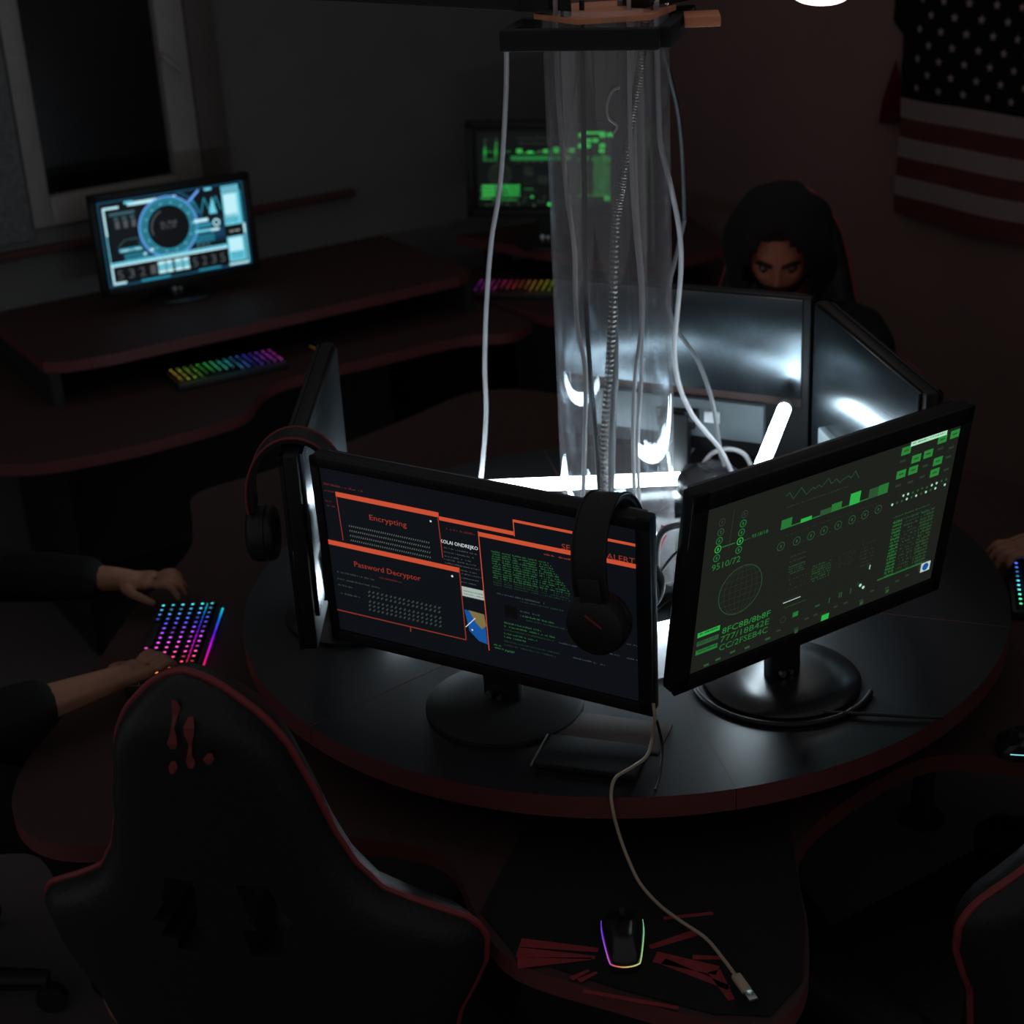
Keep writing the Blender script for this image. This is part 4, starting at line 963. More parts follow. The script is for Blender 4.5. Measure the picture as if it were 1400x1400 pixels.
# ------------------------------------------------------------------ headphones
def headphones(label,loc,rz,tilt,lining):
    r=empty('headphones',loc,rz,label,'headphones','headphones hung on monitors'); r.rotation_euler=(0,tilt,rz)
    def arc(rad,h,n=22): return [(0,rad*math.sin(a),(h*(math.cos(a)-1))) for a in [(-100+200*k/n)*PI/180 for k in range(n+1)]]
    bm=nb(); rows=[]
    for (o,i) in zip(arc(.078,.105),arc(.069,.097)):
        i=(i[0],i[1],i[2]-.008); w=.024
        rows.append([bm.verts.new((-w,o[1],o[2])),bm.verts.new((w,o[1],o[2])),bm.verts.new((w,i[1],i[2])),bm.verts.new((-w,i[1],i[2]))])
    for A,B in zip(rows,rows[1:]):
        for k in range(4): bm.faces.new((A[k],A[(k+1)%4],B[(k+1)%4],B[k]))
    bm.faces.new(rows[0]); bm.faces.new(rows[-1][::-1]); bmesh.ops.recalc_face_normals(bm,faces=bm.faces[:]); hb=put('headband',bm,M['leather'],r)
    bm=nb()
    for s in (-.0245,.0245): tube(bm,[(s,p[1]*1.0,p[2]) for p in arc(.0785,.1055)],.0022,6)
    put('band_piping',bm,lining,hb)
    for s in (-1,1):
        bm=nb(); prof=[(0,.022),(.034,.022),(.043,.016),(.046,.004),(.045,-.008),(.036,-.012),(0,-.012)]; lathe(bm,prof,32)
        xform(bm,Matrix.Translation((0,s*.064,-.168))@Matrix.Rotation(-s*PI/2,4,'X')); cup=put('ear_cup',bm,M['black'],r)
        bm=nb(); ring=[(.034*math.cos(2*PI*k/28),.034*math.sin(2*PI*k/28),-.014) for k in range(28)]; tube(bm,ring,.011,10,closed=True)
        xform(bm,Matrix.Translation((0,s*.064,-.168))@Matrix.Rotation(-s*PI/2,4,'X')); put('ear_pad',bm,M['leather'],cup)
        bm=nb(); box(bm,(.004,s*.088,-.155),(.003,.004,.03),.001,0,Matrix.Rotation(-.9,3,'Y')); put('accent_stripe',bm,M['redpipe'],cup)
        bm=nb(); box(bm,(0,s*.077,-.118),(.034,.010,.05),.003); put('slider',bm,M['black'],r)
    return r
moW=Matrix.Translation(mo.location)@Matrix.Rotation(math.radians(-27.9),4,'Z')@hmO
headphones('black headphones hanging over the top corner of the orange-windowed monitor',moW@Vector((.203,.012,.187)),math.radians(-27.9),-.09,M['black'])
mlW=Matrix.Translation(ml.location)@Matrix.Rotation(math.radians(-91.4),4,'Z')@hmL
headphones('black headphones with a red-lined band hanging on the leftmost ring monitor',mlW@Vector((.225,.012,.186)),math.radians(-91.4),0,M['redpipe'])

# ------------------------------------------------------------------ fluorescent lamps
def lamp(label,a,b):
    a=Vector(a);b=Vector(b); d=(b-a); L=d.length; q=d.to_track_quat('X','Z')
    r=empty('fluorescent_lamp',a,0,label,'lamp','fluorescent tubes on the round desk'); r.rotation_mode='QUATERNION'; r.rotation_quaternion=q
    bm=nb(); tube(bm,[(.015,0,0),(L-.015,0,0)],.0128,20); put('lamp_tube',bm,M['lampwhite'],r)
    for x0,x1 in ((0,.016),(L-.016,L)):
        bm=nb(); tube(bm,[(x0,0,0),(x0+.002,0,0),(x1,0,0)],[.012,.0134,.0134],18); put('end_cap',bm,M['white'],r)
    return r
lamp('lit fluorescent tube lying behind the clear tube, between cables',(-.235,3.055,.909),(.355,3.035,.909))
l2=lamp('lit fluorescent tube raised on rods at the right, tip above the green-code monitor',(.355,2.395,1.083),(.534,2.952,1.083))
for x in (.14,.40): bm=nb(); cyl(bm,(x,0,-.011),(x,0,-.2125),.003,n=8); put('support_rod',bm,M['blackm'],l2)
lamp('lit fluorescent tube hidden at the left, along the leftmost ring monitor',(-.207,2.505,.904),(-.254,3.07,.904))
lamp('added lit fluorescent tube, unseen behind the two front monitors, before the clear tube',(.03,2.455,.884),(.50,2.547,.884))  # unseen tube added to account for the bright gap between the front monitors
bm=nb(); box(bm,(0,0,.001),(.10,.16,.002)); o_=put('sheet',bm,M['white']); o_.location=(.235,2.40,ZD); o_.rotation_euler=(0,0,.35); tag(o_,'added white sheet standing in for the lamp-lit desk top in the gap between the two front monitors','sheet')  # white sheet added as the overexposed pool of lamp light on the desk

# ------------------------------------------------------------------ cables and small things at the tube
def cable(name,label,key,r,m,k=6,cat='cable',group=None):
    bm=nb(); tube(bm,spline(DATA['cables'][key],k),r,10)
    return tag(put(name,bm,m),label,cat,group)
cable('cable','white cable hanging left of the clear tube, outside it','white_left',.0042,M['wcab'])
cable('cable','white cable inside the clear tube at its left side','white_in_a',.004,M['wcab'])
cable('cable','thin black cable hanging straight down inside the clear tube','black_in',.0042,M['black'])
cable('cable','dark grey smooth cable inside the clear tube beside the ribbed conduit','grey_in',.0075,M['gcab'])
cable('cable','white cable inside the clear tube right of the conduit, nearer one','white_in_b',.0036,M['wcab'])
cable('cable','white cable inside the clear tube, farthest right of those inside','white_in_c',.0034,M['wcab'])
cable('cable','white cable hanging right of the clear tube in a long S curve','white_right',.0045,M['wcab'])
cable('cable','black cable hanging right of the clear tube against the reddish wall','black_right',.0045,M['black'])
cable('cable','grey cable looping in front of the metal-backed monitor, right of the clear tube','grey_right',.0042,M['gcab'])
cable('cable','white cable bent in an arch above the dark pouch','loop',.0048,M['wcab'])
cable('cable','thin grey cable slanting under the grey port panel','thin_back',.002,M['gcab'])
cable('cable','thin black cable curving up to the dark pouch between the two front monitors','gap_a',.0022,M['black'])
cable('cable','black cable crossing the bent grey pipe, upper one','gap_b',.0028,M['black'])
cable('cable','black cable crossing low in the gap between the two front monitors','gap_c',.0026,M['black'])
cable('bent_pipe','bent grey pipe arching in the gap between the two front monitors','hook',.0062,M['gcab'],8,'pipe')
cable('cable','black cable hanging from the front monitor over the desk edge','blk_edge',.0022,M['black'])
cable('cable','thin black cable lying across the right desk top to its red rim','rim',.0028,M['black'])
# ribbed conduit
pts=spline(DATA['cables']['conduit'],30); bm=nb()
tube(bm,pts,[.0078 if i%2 else .0064 for i in range(len(pts))],12)
tag(put('conduit',bm,M['conduit'],sharp=20),'ribbed steel conduit snaking down inside the clear tube','conduit')
# usb cable with plug
ur=empty('usb_cable',DATA['cables']['usb'][-1],0,'tan USB cable hanging over the red desk rim with its plug on the mousepad','cable')
o=Vector(DATA['cables']['usb'][-1]); up_=[Vector(p)-o for p in DATA['cables']['usb']]
bm=nb(); tube(bm,spline(up_,7),.0026,10); put('cord',bm,M['tan'],ur)
d=(up_[-1]-up_[-2]).normalized(); rot=Vector((d.x,d.y,0)).to_track_quat('Y','Z').to_matrix()
bm=nb(); box(bm,d*.016,(.014,.036,.008),.003,0,rot); put('plug_grip',bm,M['tan'],ur)
bm=nb(); box(bm,d*.042,(.012,.018,.0045),.0005,0,rot); put('plug_tip',bm,M['steel'],ur)
# pouch, power bar with red switch, adapter, card, tablet
bm=nb(); lathe(bm,[(0,0),(.035,.0),(.052,.012),(.057,.030),(.050,.048),(.034,.060),(.015,.064),(0,.064)],32,sx=1.05,sy=.85)
for v in bm.verts: v.co+=Vector((math.sin(v.co.y*90)*.003,math.sin(v.co.x*70)*.003,math.sin(v.co.x*110+v.co.y*60)*.003 if v.co.z>.02 else 0))
xform(bm,Matrix.Translation((.385,2.93,.900))@Matrix.Rotation(.25,4,'Y')@Matrix.Scale(1.25,4)); tag(put('pouch',bm,mat('shiny_dark_pouch',(.02,.018,.02),.22,spec=.6,var=.5,scale=40,bump=.4)),'dark shiny rounded pouch lying under the white cables beside the clear tube','pouch')
pb=empty('power_bar',(.347,3.155,ZD),0,'upright black power bar with a red light right of the clear tube','power bar')
bm=nb(); box(bm,(0,0,.07),(.028,.025,.14),.003); put('body',bm,M['black'],pb)
bm=nb(); box(bm,(0,-.014,.105),(.016,.004,.022),.001); put('switch',bm,M['redled'],pb)['label']='glowing red switch'
ad=empty('power_adapter',(.250,2.445,.905),.35,'black power adapter hanging among cables between the two front monitors','adapter')
bm=nb(); box(bm,(0,0,.035),(.085,.035,.055),.006); put('body',bm,M['blackg'],ad)
bm=nb(); box(bm,(-.03,-.035,.10),(.014,.014,.05),.003,0,Matrix.Rotation(.35,3,'Y')); tag(put('red_plug',bm,None or M['redpipe']),'small red plug hanging in the gap between the front monitors','plug'); bpy.data.objects['red_plug'].location=(.283,2.60,.90)
yo=math.radians(-27.9)
bm=nb(); box(bm,(0,0,.0015),(.21,.085,.003),.0005); c=put('card',bm,M['padrim']); c.location=(.115,2.165,ZD); c.rotation_euler=(0,0,-.36); tag(c,'brown card sheet lying under the orange-windowed monitor','card')
tb_=empty('tablet',(.10,2.085,ZD),-.33,'dark flat tablet lying on the desk in front of the orange-windowed monitor','tablet')
bm=nb(); box(bm,(0,0,.006),(.155,.085,.008),.002); put('body',bm,M['pad'],tb_)
bm=nb(); box(bm,(-.083,0.0,.006),(.003,.088,.004),.001); put('metal_edge',bm,M['gcab'],tb_)
# coiled cable around the base of the green-code monitor
bm=nb(); ring=[(mg.location.x+.142*math.cos(a),mg.location.y+.142*math.sin(a),ZD+.0045) for a in [math.radians(150+k*6) for k in range(32)]]; tube(bm,ring,.0045,10)
tag(put('cable',bm,M['black']),'black cable curled round the base of the green-code monitor','cable')

# ------------------------------------------------------------------ ring lamp above the man
rl=empty('ring_lamp',(.70,3.55,1.772),0,'glowing white ring lamp at the top edge of the picture above the hooded man','lamp')
rl.rotation_euler=(math.radians(14),0,0)
bm=nb(); tube(bm,[(.05*math.cos(2*PI*k/40),.05*math.sin(2*PI*k/40),0) for k in range(40)],.0115,12,closed=True); put('light_ring',bm,M['lampwarm'],rl)
bm=nb(); lathe(bm,[(0,.0),(.036,.0),(.036,.012),(0,.02)],28); put('lamp_body',bm,M['ports'],rl)
bm=nb(); cyl(bm,(0,0,.015),(0,0,.75),.003,n=8); put('cord',bm,M['black'],rl)

# ------------------------------------------------------------------ keyboards and mice
import colorsys
keymesh=None
def keyboard(label,loc,rz,h0,h1,val=.8,cols=16,bars=False,glowplate=.05,lv=1.0):
    global keymesh
    r=empty('keyboard',loc,rz,label,'keyboard','glowing gaming keyboards')
    p=.019; W=cols*p+.012; D=6*p+.012
    stops=[(k/6,tuple(c*c*.9 for c in colorsys.hsv_to_rgb((h0+(h1-h0)*k/6)%1,.92,1))) for k in range(7)]
    bm=nb(); box(bm,(0,0,.009),(W,D,.018),.004); put('case',bm,M['black'],r)
    bm=nb(); box(bm,(0,0,.0185),(cols*p-.002,6*p-.002,.001),0); put('light_plate',bm,ramp_glow('keyboard_light_plate',0,-W/2,W/2,stops,glowplate),r)
    if bars:
        for y in ((D/2+.001),(D/2-.0285)):
            bm=nb(); box(bm,(0,y,.0215 if y<D/2 else .010),(W*.97,.0035,.004),.001); put('light_bar',bm,ramp_glow('keyboard_light_bar',0,-W/2,W/2,stops,bars),r)
    if keymesh is None:
        bm=nb(); b=.0082;t=.0064;h=.0085
        lo_=[bm.verts.new((x*b,y*b,0)) for x,y in ((-1,-1),(1,-1),(1,1),(-1,1))]; hi_=[bm.verts.new((x*t,y*t,h)) for x,y in ((-1,-1),(1,-1),(1,1),(-1,1))]
        bm.faces.new(hi_)
        for k in range(4): bm.faces.new((lo_[k],lo_[(k+1)%4],hi_[(k+1)%4],hi_[k]))
        q=[bm.verts.new((x*.0025,y*.0025,h+.0002)) for x,y in ((-1,-1),(1,-1),(1,1),(-1,1))]; bm.faces.new(q).material_index=1
        me=bpy.data.meshes.new('keycap'); bm.to_mesh(me); bm.free(); me.materials.append(M['black']); me.materials.append(M['legend']); keymesh=me
    for j in range(6):
        for i in range(cols):
            if j==0 and 4<=i<=8:
                if i==6:
                    bm=nb(); box(bm,((i-cols/2+.5)*p,(j-2.5)*p,.0225),(5*p-.003,p-.003,.008),.001); put('space_bar',bm,M['black'],r)
                continue
            o=bpy.data.objects.new('keycap',keymesh); COL.objects.link(o); o.parent=r; o.location=((i-cols/2+.5)*p,(j-2.5)*p,.019)
            c=colorsys.hsv_to_rgb((h0+(h1-h0)*(i+.5)/cols)%1,.72,1); v=val*random.choice((.35,.7,1,1))
            o.color=(c[0]**2*v,c[1]**2*v,c[2]**2*v,1)
    return r
keyboard('rainbow-lit keyboard of the left sitter, blue to yellow, partly behind the chair back',(-.640,2.715,ZL),math.radians(-91),.50,1.13,1.0,bars=.75,glowplate=.02)
keyboard('keyboard glowing green and blue at the right picture edge under a hand',(1.005,2.80,ZL),math.radians(76),.40,.80,1.2,glowplate=.01)
keyboard('blurry rainbow keyboard on the desk under the window',(-.760,4.305,ZL),math.radians(27),.10,.88,.55,glowplate=.05,lv=.5)
keyboard('purple-lit keyboard on the corner desk behind the clear tube',(.075,4.915,ZL),math.radians(-12),.80,1.30,.35,glowplate=.035,lv=.4)
# row of light along the front edge of the keyboard under the window
def mouse(label,loc,rz,led,scale=1.):
    r=empty('mouse',loc,rz,label,'mouse'); r.scale=(scale,)*3
    out=spline([(-.030,.045,0),(-.018,.060,0),(.018,.060,0),(.030,.045,0),(.030,.01,0),(.022,-.050,0),(.010,-.062,0),(-.010,-.062,0),(-.022,-.050,0),(-.030,.01,0)],5,True)
    bm=nb(); L=[]
    for s,z in ((1,0),(1.0,.012),(.97,.022),(.86,.032),(.62,.039),(.3,.041)): L.append([bm.verts.new((p.x*s,p.y*s,z*(1 if p.y<0.02 else 1-.35*(p.y-.02)/.04))) for p in out])
    n=len(out)
    for A,B in zip(L,L[1:]):
        for k in range(n): bm.faces.new((A[k],A[(k+1)%n],B[(k+1)%n],B[k]))
    bm.faces.new(L[-1]); bm.faces.new(L[0][::-1]); put('body',bm,M['blackg'],r)
    bm=nb(); cyl(bm,(-.004,.035,.032),(.004,.035,.032),.008,n=16); put('scroll_wheel',bm,M['blackm'],r)
    if led:
        pth=spline([(-.031,.042,.012),(-.031,.010,.012),(-.0235,-.048,.012),(-.017,-.060,.012),(0,-.0645,.012),(.017,-.060,.012),(.0235,-.048,.012),(.031,.010,.012),(.031,.042,.012)],6)
        bm=nb(); tube(bm,pth,.0009,6); put('light_strip',bm,led,r)
    return r
mstops=[(0,(.15,.05,.75)),(.12,(.55,.1,.6)),(.3,(.8,.12,.05)),(.5,(.75,.5,.15)),(.75,(.65,.7,.2)),(1,(.15,.6,.3))]
mm=ramp_glow('mouse_light_strip',0,-.032,.032,mstops,.9)
mouse('black mouse with a thin rainbow light outline on the red-patterned mousepad',(.119,1.803,ZL+.0035),math.radians(-2),mm,.92)
mouse('black mouse with cyan light line at the right picture edge',(.812,2.225,ZL),math.radians(80),M['cyanled'],1.)
mouse('small mouse with an amber light on the desk under the window',(-.51,4.47,ZL),math.radians(30),M['amberled'],.8)
pd=empty('mousepad',(.119,1.80,ZL),0,'black mousepad with red wing print on the front desk lobe','mousepad')
bm=nb(); prism(bm,[(x-.119,y-1.80) for x,y in [polar(q,r_-.012) for q,r_ in LOW if -110<q<-73]+[polar(-70,.60),polar(-109,.60)]],0,.003); put('pad',bm,M['pad'],pd)
bm=nb()
for a,b,w0,w1 in [((-.14,.02),(-.035,-.005),.008,.004),((-.145,0.0),(-.04,-.02),.009,.003),((-.145,-.022),(-.045,-.022),.010,.002),((-.075,-.06),(-.05,-.045),.004,.002),((-.065,-.065),(-.04,-.05),.004,.002),((.035,-.005),(.10,.02),.004,.006),((.04,-.025),(.12,-.06),.010,.008),((.05,-.035),(.13,-.095),.006,.004),((.09,-.03),(.13,-.035),.004,.003),((.115,-.06),(.13,-.118),.008,.004),((-.06,-.085),(.06,-.128),.003,.003),((.06,.055),(.13,.06),.003,.003)]:
    a=Vector((*a,.0036));b=Vector((*b,.0036));d=(b-a).normalized();n=Vector((-d.y,d.x,0)); bm.faces.new([bm.verts.new(q) for q in (a-n*w0*1.15,b-n*w1*1.15,b+n*w1*1.15,a+n*w0*1.15)])
bmesh.ops.recalc_face_normals(bm,faces=bm.faces[:]); put('red_print',bm,M['padred'],pd)

# ------------------------------------------------------------------ gaming chairs (local: faces +y, back plane near y=0)
BW=[(0,.004),(-.006,.022),(-.022,.046),(-.06,.082),(-.085,.098),(-.111,.111),(-.183,.131),(-.258,.148),(-.315,.167),(-.365,.198),(-.4,.25),(-.429,.298),(-.45,.313),(-.469,.319),(-.513,.314),(-.56,.295),(-.609,.272),(-.68,.255),(-.76,.245)]
def chair():
    root=empty('gaming_chair',(0,0,0),0,'x','chair','gaming chairs around the round desk')
    TOP=1.25; rec=math.radians(10)
    def P(u,w,off): # off: towards the sitter
        b=.55*u*u if abs(u)>.1 else .0055*(u/.1)**2*1.0
        y=-off*-1+ b; z=w
        return Vector((u,(y)*math.cos(rec)+w*-math.sin(rec)*-1*-1,TOP+z*math.cos(rec)+y*math.sin(rec)*0))
    ws=[]; 
    for (w0,h0),(w1,h1) in zip(BW,BW[1:]):
        n=max(1,int(abs(w1-w0)/.02))
        for k in range(n): ws.append((w0+(w1-w0)*k/n,h0+(h1-h0)*k/n))
    ws.append(BW[-1]); NT=25; ts=[-1+2*k/(NT-1) for k in range(NT)]
    # the recline leans the top away from the sitter (towards -y)
    def pt(t,j,side):
        w,h=ws[j]; th=.045*(1-abs(t)**4)**.5*min(1,(abs(w)/.06+.25))+.012
        u=t*h; b=.45*u*u; y=b+side*th; lean=-(-w)*0
        return Vector((u,y+ (-w)*math.tan(rec),TOP+w*math.cos(rec)))
    hole=lambda j,i: (-.43<ws[j][0]<-.30) and (.028<abs(ts[i]+ts[i+1])/2*ws[j][1]<.075)
    bm=nb(); F=[[bm.verts.new(pt(t,j,1)) for t in ts] for j in range(len(ws))]; B=[[bm.verts.new(pt(t,j,-1)) for t in ts] for j in range(len(ws))]
    solid=lambda j,i: 0<=j<len(ws)-1 and 0<=i<NT-1 and not hole(j,i)
    for j in range(len(ws)-1):
        for i in range(NT-1):
            if hole(j,i): continue
            bm.faces.new((F[j][i],F[j+1][i],F[j+1][i+1],F[j][i+1])); bm.faces.new((B[j][i],B[j][i+1],B[j+1][i+1],B[j+1][i]))
            for (dj,di,a,b) in ((-1,0,(j,i),(j,i+1)),(1,0,(j+1,i+1),(j+1,i)),(0,-1,(j+1,i),(j,i)),(0,1,(j,i+1),(j+1,i+1))):
                if not solid(j+dj,i+di): bm.faces.new((F[a[0]][a[1]],F[b[0]][b[1]],B[b[0]][b[1]],B[a[0]][a[1]]))
    bmesh.ops.recalc_face_normals(bm,faces=bm.faces[:]); bk=put('backrest',bm,M['leather'],root,sharp=60)
    path=[pt(-1,j,0) for j in range(len(ws)-1,-1,-1)]+[pt(1,j,0) for j in range(len(ws))]
    bm=nb(); tube(bm,spline(path,2),.0058,8); put('piping',bm,M['redpipe'],bk)['label']='red piping'
    def back(u,w):
        j=min(range(len(ws)),key=lambda k:abs(ws[k][0]-w)); h=ws[j][1]; t=max(-1,min(1,u/h)); p=pt(t,j,-1); return Vector((u,p.y-.005,TOP+w*math.cos(rec)))
    bm=nb()
    for pts,r0 in [([(-.017,-.044,.003),(-.016,-.054,.0055),(-.018,-.064,.0035),(-.019,-.076,.0016),(-.0205,-.088,.0045),(-.023,-.100,.0065),(-.025,-.110,.003)],1),([(.001,-.066,.003),(.001,-.076,.007),(.0,-.088,.0055),(-.002,-.102,.0018),(-.005,-.116,.003),(-.007,-.130,.006),(-.008,-.139,.003)],1),([(-.029,-.130,.0025),(-.031,-.139,.006),(-.034,-.149,.0025)],1),([(.021,-.113,.0025),(.018,-.122,.007),(.015,-.132,.0025)],1)]:
        L=[]
        for u,w,r in pts:
            L.append((bm.verts.new(back(u+.02-r,w+.028)),bm.verts.new(back(u+.02+r,w+.028))))
        for a,b in zip(L,L[1:]): bm.faces.new((a[0],a[1],b[1],b[0]))
    put('emblem',bm,M['redlogo'],bk,smooth=False)['label']='red embroidered emblem of drops and dots'
    bm=nb(); box(bm,(0,.31,.42),(.48,.46,.09),.035,seg=4); put('seat',bm,M['leather'],root)
    for s in (-1,1):
        bm=nb(); box(bm,(s*.25,.35,.455),(.09,.42,.08),.03,seg=3); put('seat_bolster',bm,M['leather'],root)
    bm=nb(); cyl(bm,(0,.32,.09),(0,.32,.385),.028,n=18); put('gas_column',bm,M['black'],root)
    for k in range(5):
        a=2*PI*k/5+.3; e=Vector((.30*math.cos(a),.32+.30*math.sin(a),.075)); bm=nb(); tube(bm,[(0,.32,.10),e],[.03,.02],10); lg=put('base_leg',bm,M['black'],root)
        bm=nb(); cyl(bm,(e.x-.012,e.y,.031),(e.x+.012,e.y,.031),.030,n=16); put('caster',bm,M['blackm'],lg)
    return root
ch0=chair()
def place_chair(o,x,y,ang,label):
    o.location=(x,y,0); o.rotation_euler=(0,0,ang); o['label']=label
def facing(a): return math.radians(a)+PI/2  # local +y towards the centre for a chair standing at polar angle a
def cpos(a,r,u=0):
    t=math.radians(a); return CX+r*math.cos(t)+u*-math.sin(t),CY+r*math.sin(t)+u*math.cos(t)
place_chair(ch0,-.406,1.739,facing(-102.5),'empty black chair in the left foreground, back turned to us, red piping')
for a,r,u,lab in [(-57.2,None,0.0,'empty black chair cut off at the lower right picture edge, red-piped shoulder showing'),(66.5,1.50,.045,'black chair the hooded man sits in, red piping beside his shoulders'),(181,1.78,0,'black chair of the sitter at the left round-desk seat'),(5,1.80,0,'black chair of the sitter at the right round-desk seat')]:
    c=copy_tree(ch0); x,y=cpos(a,r,u) if r else (.901,1.826); place_chair(c,x,y,facing(a),lab)
    if a==66.5: c.scale=(1.15,1,1)

# ------------------------------------------------------------------ people (local: faces +y, hips at origin over the seat)
def head_mesh(hc,pitch,yaw=0):
    bm=nb(); N=56;K=44; R=[]
    def f(th,ph):
        x=math.sin(ph)*math.sin(th); y=math.sin(ph)*math.cos(th); z=math.cos(ph)   # th=0 is forward
        X=.074*x; Y=.096*y; Z=.118*z
        if z<0: X*=1-.30*(-z)**1.6; Y*=1-.10*(-z)
        if y>0: Y*=1-.12*(1-abs(x))*(1-abs(z))*.8
        g=lambda cx,cz,sx,sz: math.exp(-((X-cx)/sx)**2-((Z-cz)/sz)**2) if y>0 else 0
        Y+=.020*g(0,-.020,.0095,.016)+.012*g(0,.004,.008,.016)+.006*g(0,-.03,.016,.008)
        Y+=-.011*(g(.031,.006,.015,.010)+g(-.031,.006,.015,.010))+.005*(g(.03,.026,.022,.007)+g(-.03,.026,.022,.007))
        Y+=.006*g(0,-.058,.022,.006)-.004*g(0,-.064,.022,.002)+.006*g(0,-.071,.018,.006)+.009*g(0,-.100,.020,.014)
        Y+=.004*(g(.045,-.02,.016,.016)+g(-.045,-.02,.016,.016))
        return Vector((X,Y,Z))
    top=bm.verts.new(f(0,.001)); bot=bm.verts.new(f(0,PI-.001))
    for k in range(1,K): R.append([bm.verts.new(f(2*PI*i/N,PI*k/K)) for i in range(N)])
    for i in range(N):
        bm.faces.new((top,R[0][(i+1)%N],R[0][i])); bm.faces.new((bot,R[-1][i],R[-1][(i+1)%N]))
        for a,b in zip(R,R[1:]): bm.faces.new((a[i],a[(i+1)%N],b[(i+1)%N],b[i]))
    for s in (-1,1): # ears
        vs=bmesh.ops.create_uvsphere(bm,u_segments=12,v_segments=8,radius=1)['verts']
        for v in vs: v.co=Vector((s*.077+v.co.x*.008,-.008+v.co.y*.018,-.005+v.co.z*.030))
    bmesh.ops.recalc_face_normals(bm,faces=bm.faces[:])
    mx=Matrix.Translation(hc)@Matrix.Rotation(yaw,4,'Z')@Matrix.Rotation(pitch,4,'X'); xform(bm,mx); return bm,mx
def person(label,root_xy,ang,wr_l,dir_l,wr_r,dir_r,el_l=None,el_r=None,lean=.10,headz=1.20,head_y=.17,pitch=-.35,hoody=True,vox=.0045,hyaw=0,shx=0,chz=0.):
    """wr_*: wrist positions and finger directions in local space"""
    V=Vector
    hip=V((0,0,.575)); chest=V((0,lean*.7,.95)); nk=V((0,lean,1.07)); hc=V((0,head_y,headz))
    sh=[V((s*.185,lean*.9,1.015)) for s in (-1,1)]
    wr=[V(wr_l),V(wr_r)]; dr=[V(dir_l).normalized(),V(dir_r).normalized()]
    el=[]
    for s,k,e in ((-1,0,el_l),(1,1,el_r)):
        el.append(V(e) if e else (sh[k]+wr[k])/2+V((s*.08,-.05,-.10)))
    def chain(pts): return ([(tuple(p),r) for p,r in pts],[(i,i+1) for i in range(len(pts)-1)])
    ch=[chain([(hip,.125),(hip+V((0,.02,.14)),.115),(chest,.135),(V((0,lean*.95,1.02)),.10),(nk,.058),((nk+hc)/2+V((0,-.015,-.01)),.055),(hc+V((0,-.02,-.03)),.055)])]
    for k in (0,1):
        s=(-1,1)[k]
        ch.append(chain([(chest+V((s*.06,0,.04)),.08),(sh[k],.062),((sh[k]+el[k])/2,.050),(el[k],.042),(el[k]*.55+wr[k]*.45,.040),(wr[k],.027),(wr[k]+dr[k]*.035,.024),(wr[k]+dr[k]*.06,.018)]))
        ch.append(chain([(hip+V((s*.085,.02,-.02)),.092),(V((s*.12,.24,.555)),.080),(V((s*.13,.45,.53)),.062),(V((s*.135,.50,.30)),.052),(V((s*.135,.49,.09)),.040),(V((s*.14,.52,.055)),.038),(V((s*.15,.62,.045)),.032)]))
        # hand
        d=dr[k]; up=V((0,0,1)); side=d.cross(up).normalized(); up=side.cross(d).normalized(); th=-side if k==1 else side
        pw=wr[k]
        for q in (-1,-.33,.33,1): # palm rays
            ch.append(chain([(pw-d*.012,.017),(pw+d*.045+side*q*.018,.0125),(pw+d*.085+side*q*.026+up*.004,.0115)]))
        L=[.072,.080,.074,.058] if k==1 else [.058,.074,.080,.072]
        if True:
            order=(-1,-.33,.33,1)
            for q,l in zip(order,L):
                b0=pw+d*.085+side*q*.026+up*.004; dd=(d+side*q*.14).normalized(); cur=.35
                p1=b0+dd*l*.45+up*.008; p2=p1+(dd*math.cos(.7)-up*math.sin(.7)).normalized()*l*.32; p3=p2+(dd*math.cos(1.15)-up*math.sin(1.15)).normalized()*l*.26
                ch.append(chain([(b0,.0105),(p1,.0092),(p2,.0082),(p3,.0070)]))
        t0=pw+d*.025+th*.020-up*.004; t1=t0+(d*.6+th*.7).normalized()*.038; t2=t1+(d*.9+th*.25-up*.2).normalized()*.032; t3=t2+(d*.9-up*.35).normalized()*.024
        ch.append(chain([(t0,.014),(t1,.0115),(t2,.0095),(t3,.0078)]))
    me=skin_mesh(ch,1)
    hb,hmx=head_mesh(hc,pitch,hyaw)
    bm=nb(); bm.from_mesh(me); tmp=bpy.data.meshes.new('t'); hb.to_mesh(tmp); hb.free(); bm.from_mesh(tmp); me2=bpy.data.meshes.new('b'); bm.to_mesh(me2); bm.free()
    me3=remesh(me2,vox,2)
    body=put('person',me3,M['skin'],sharp=180); body.location=(*root_xy,chz); body.rotation_euler=(0,0,ang); tag(body,label,'person')
    # clothes
    cs=[chain([(hip+V((0,0,.0)),.155),(hip+V((0,.02,.14)),.150),(chest,.172),(V((0,lean*.95,1.03)),.135),(nk+V((0,-.01,.01)),.082)])]
    for k in (0,1):
        s=(-1,1)[k]
        q=(.04,.28)[k]; cs.append(chain([(chest+V((s*.06,0,.04)),.10),(sh[k],.088),((sh[k]+el[k])/2,.072),(el[k],.062),(el[k]*.5+wr[k]*.5,.056),(el[k]*q+wr[k]*(1-q),.046)]))
    put('hoodie',remesh(skin_mesh(cs,1),.009,3),M['hood'],body,sharp=180)
    ls=[]
    for s in (-1,1): ls.append(chain([(hip+V((s*.085,.02,-.02)),.112),(V((s*.12,.24,.555)),.098),(V((s*.13,.45,.53)),.080),(V((s*.135,.50,.30)),.070),(V((s*.135,.49,.11)),.060)]))
    put('trousers',remesh(skin_mesh(ls,1),.009,3),M['hood'],body,sharp=180)
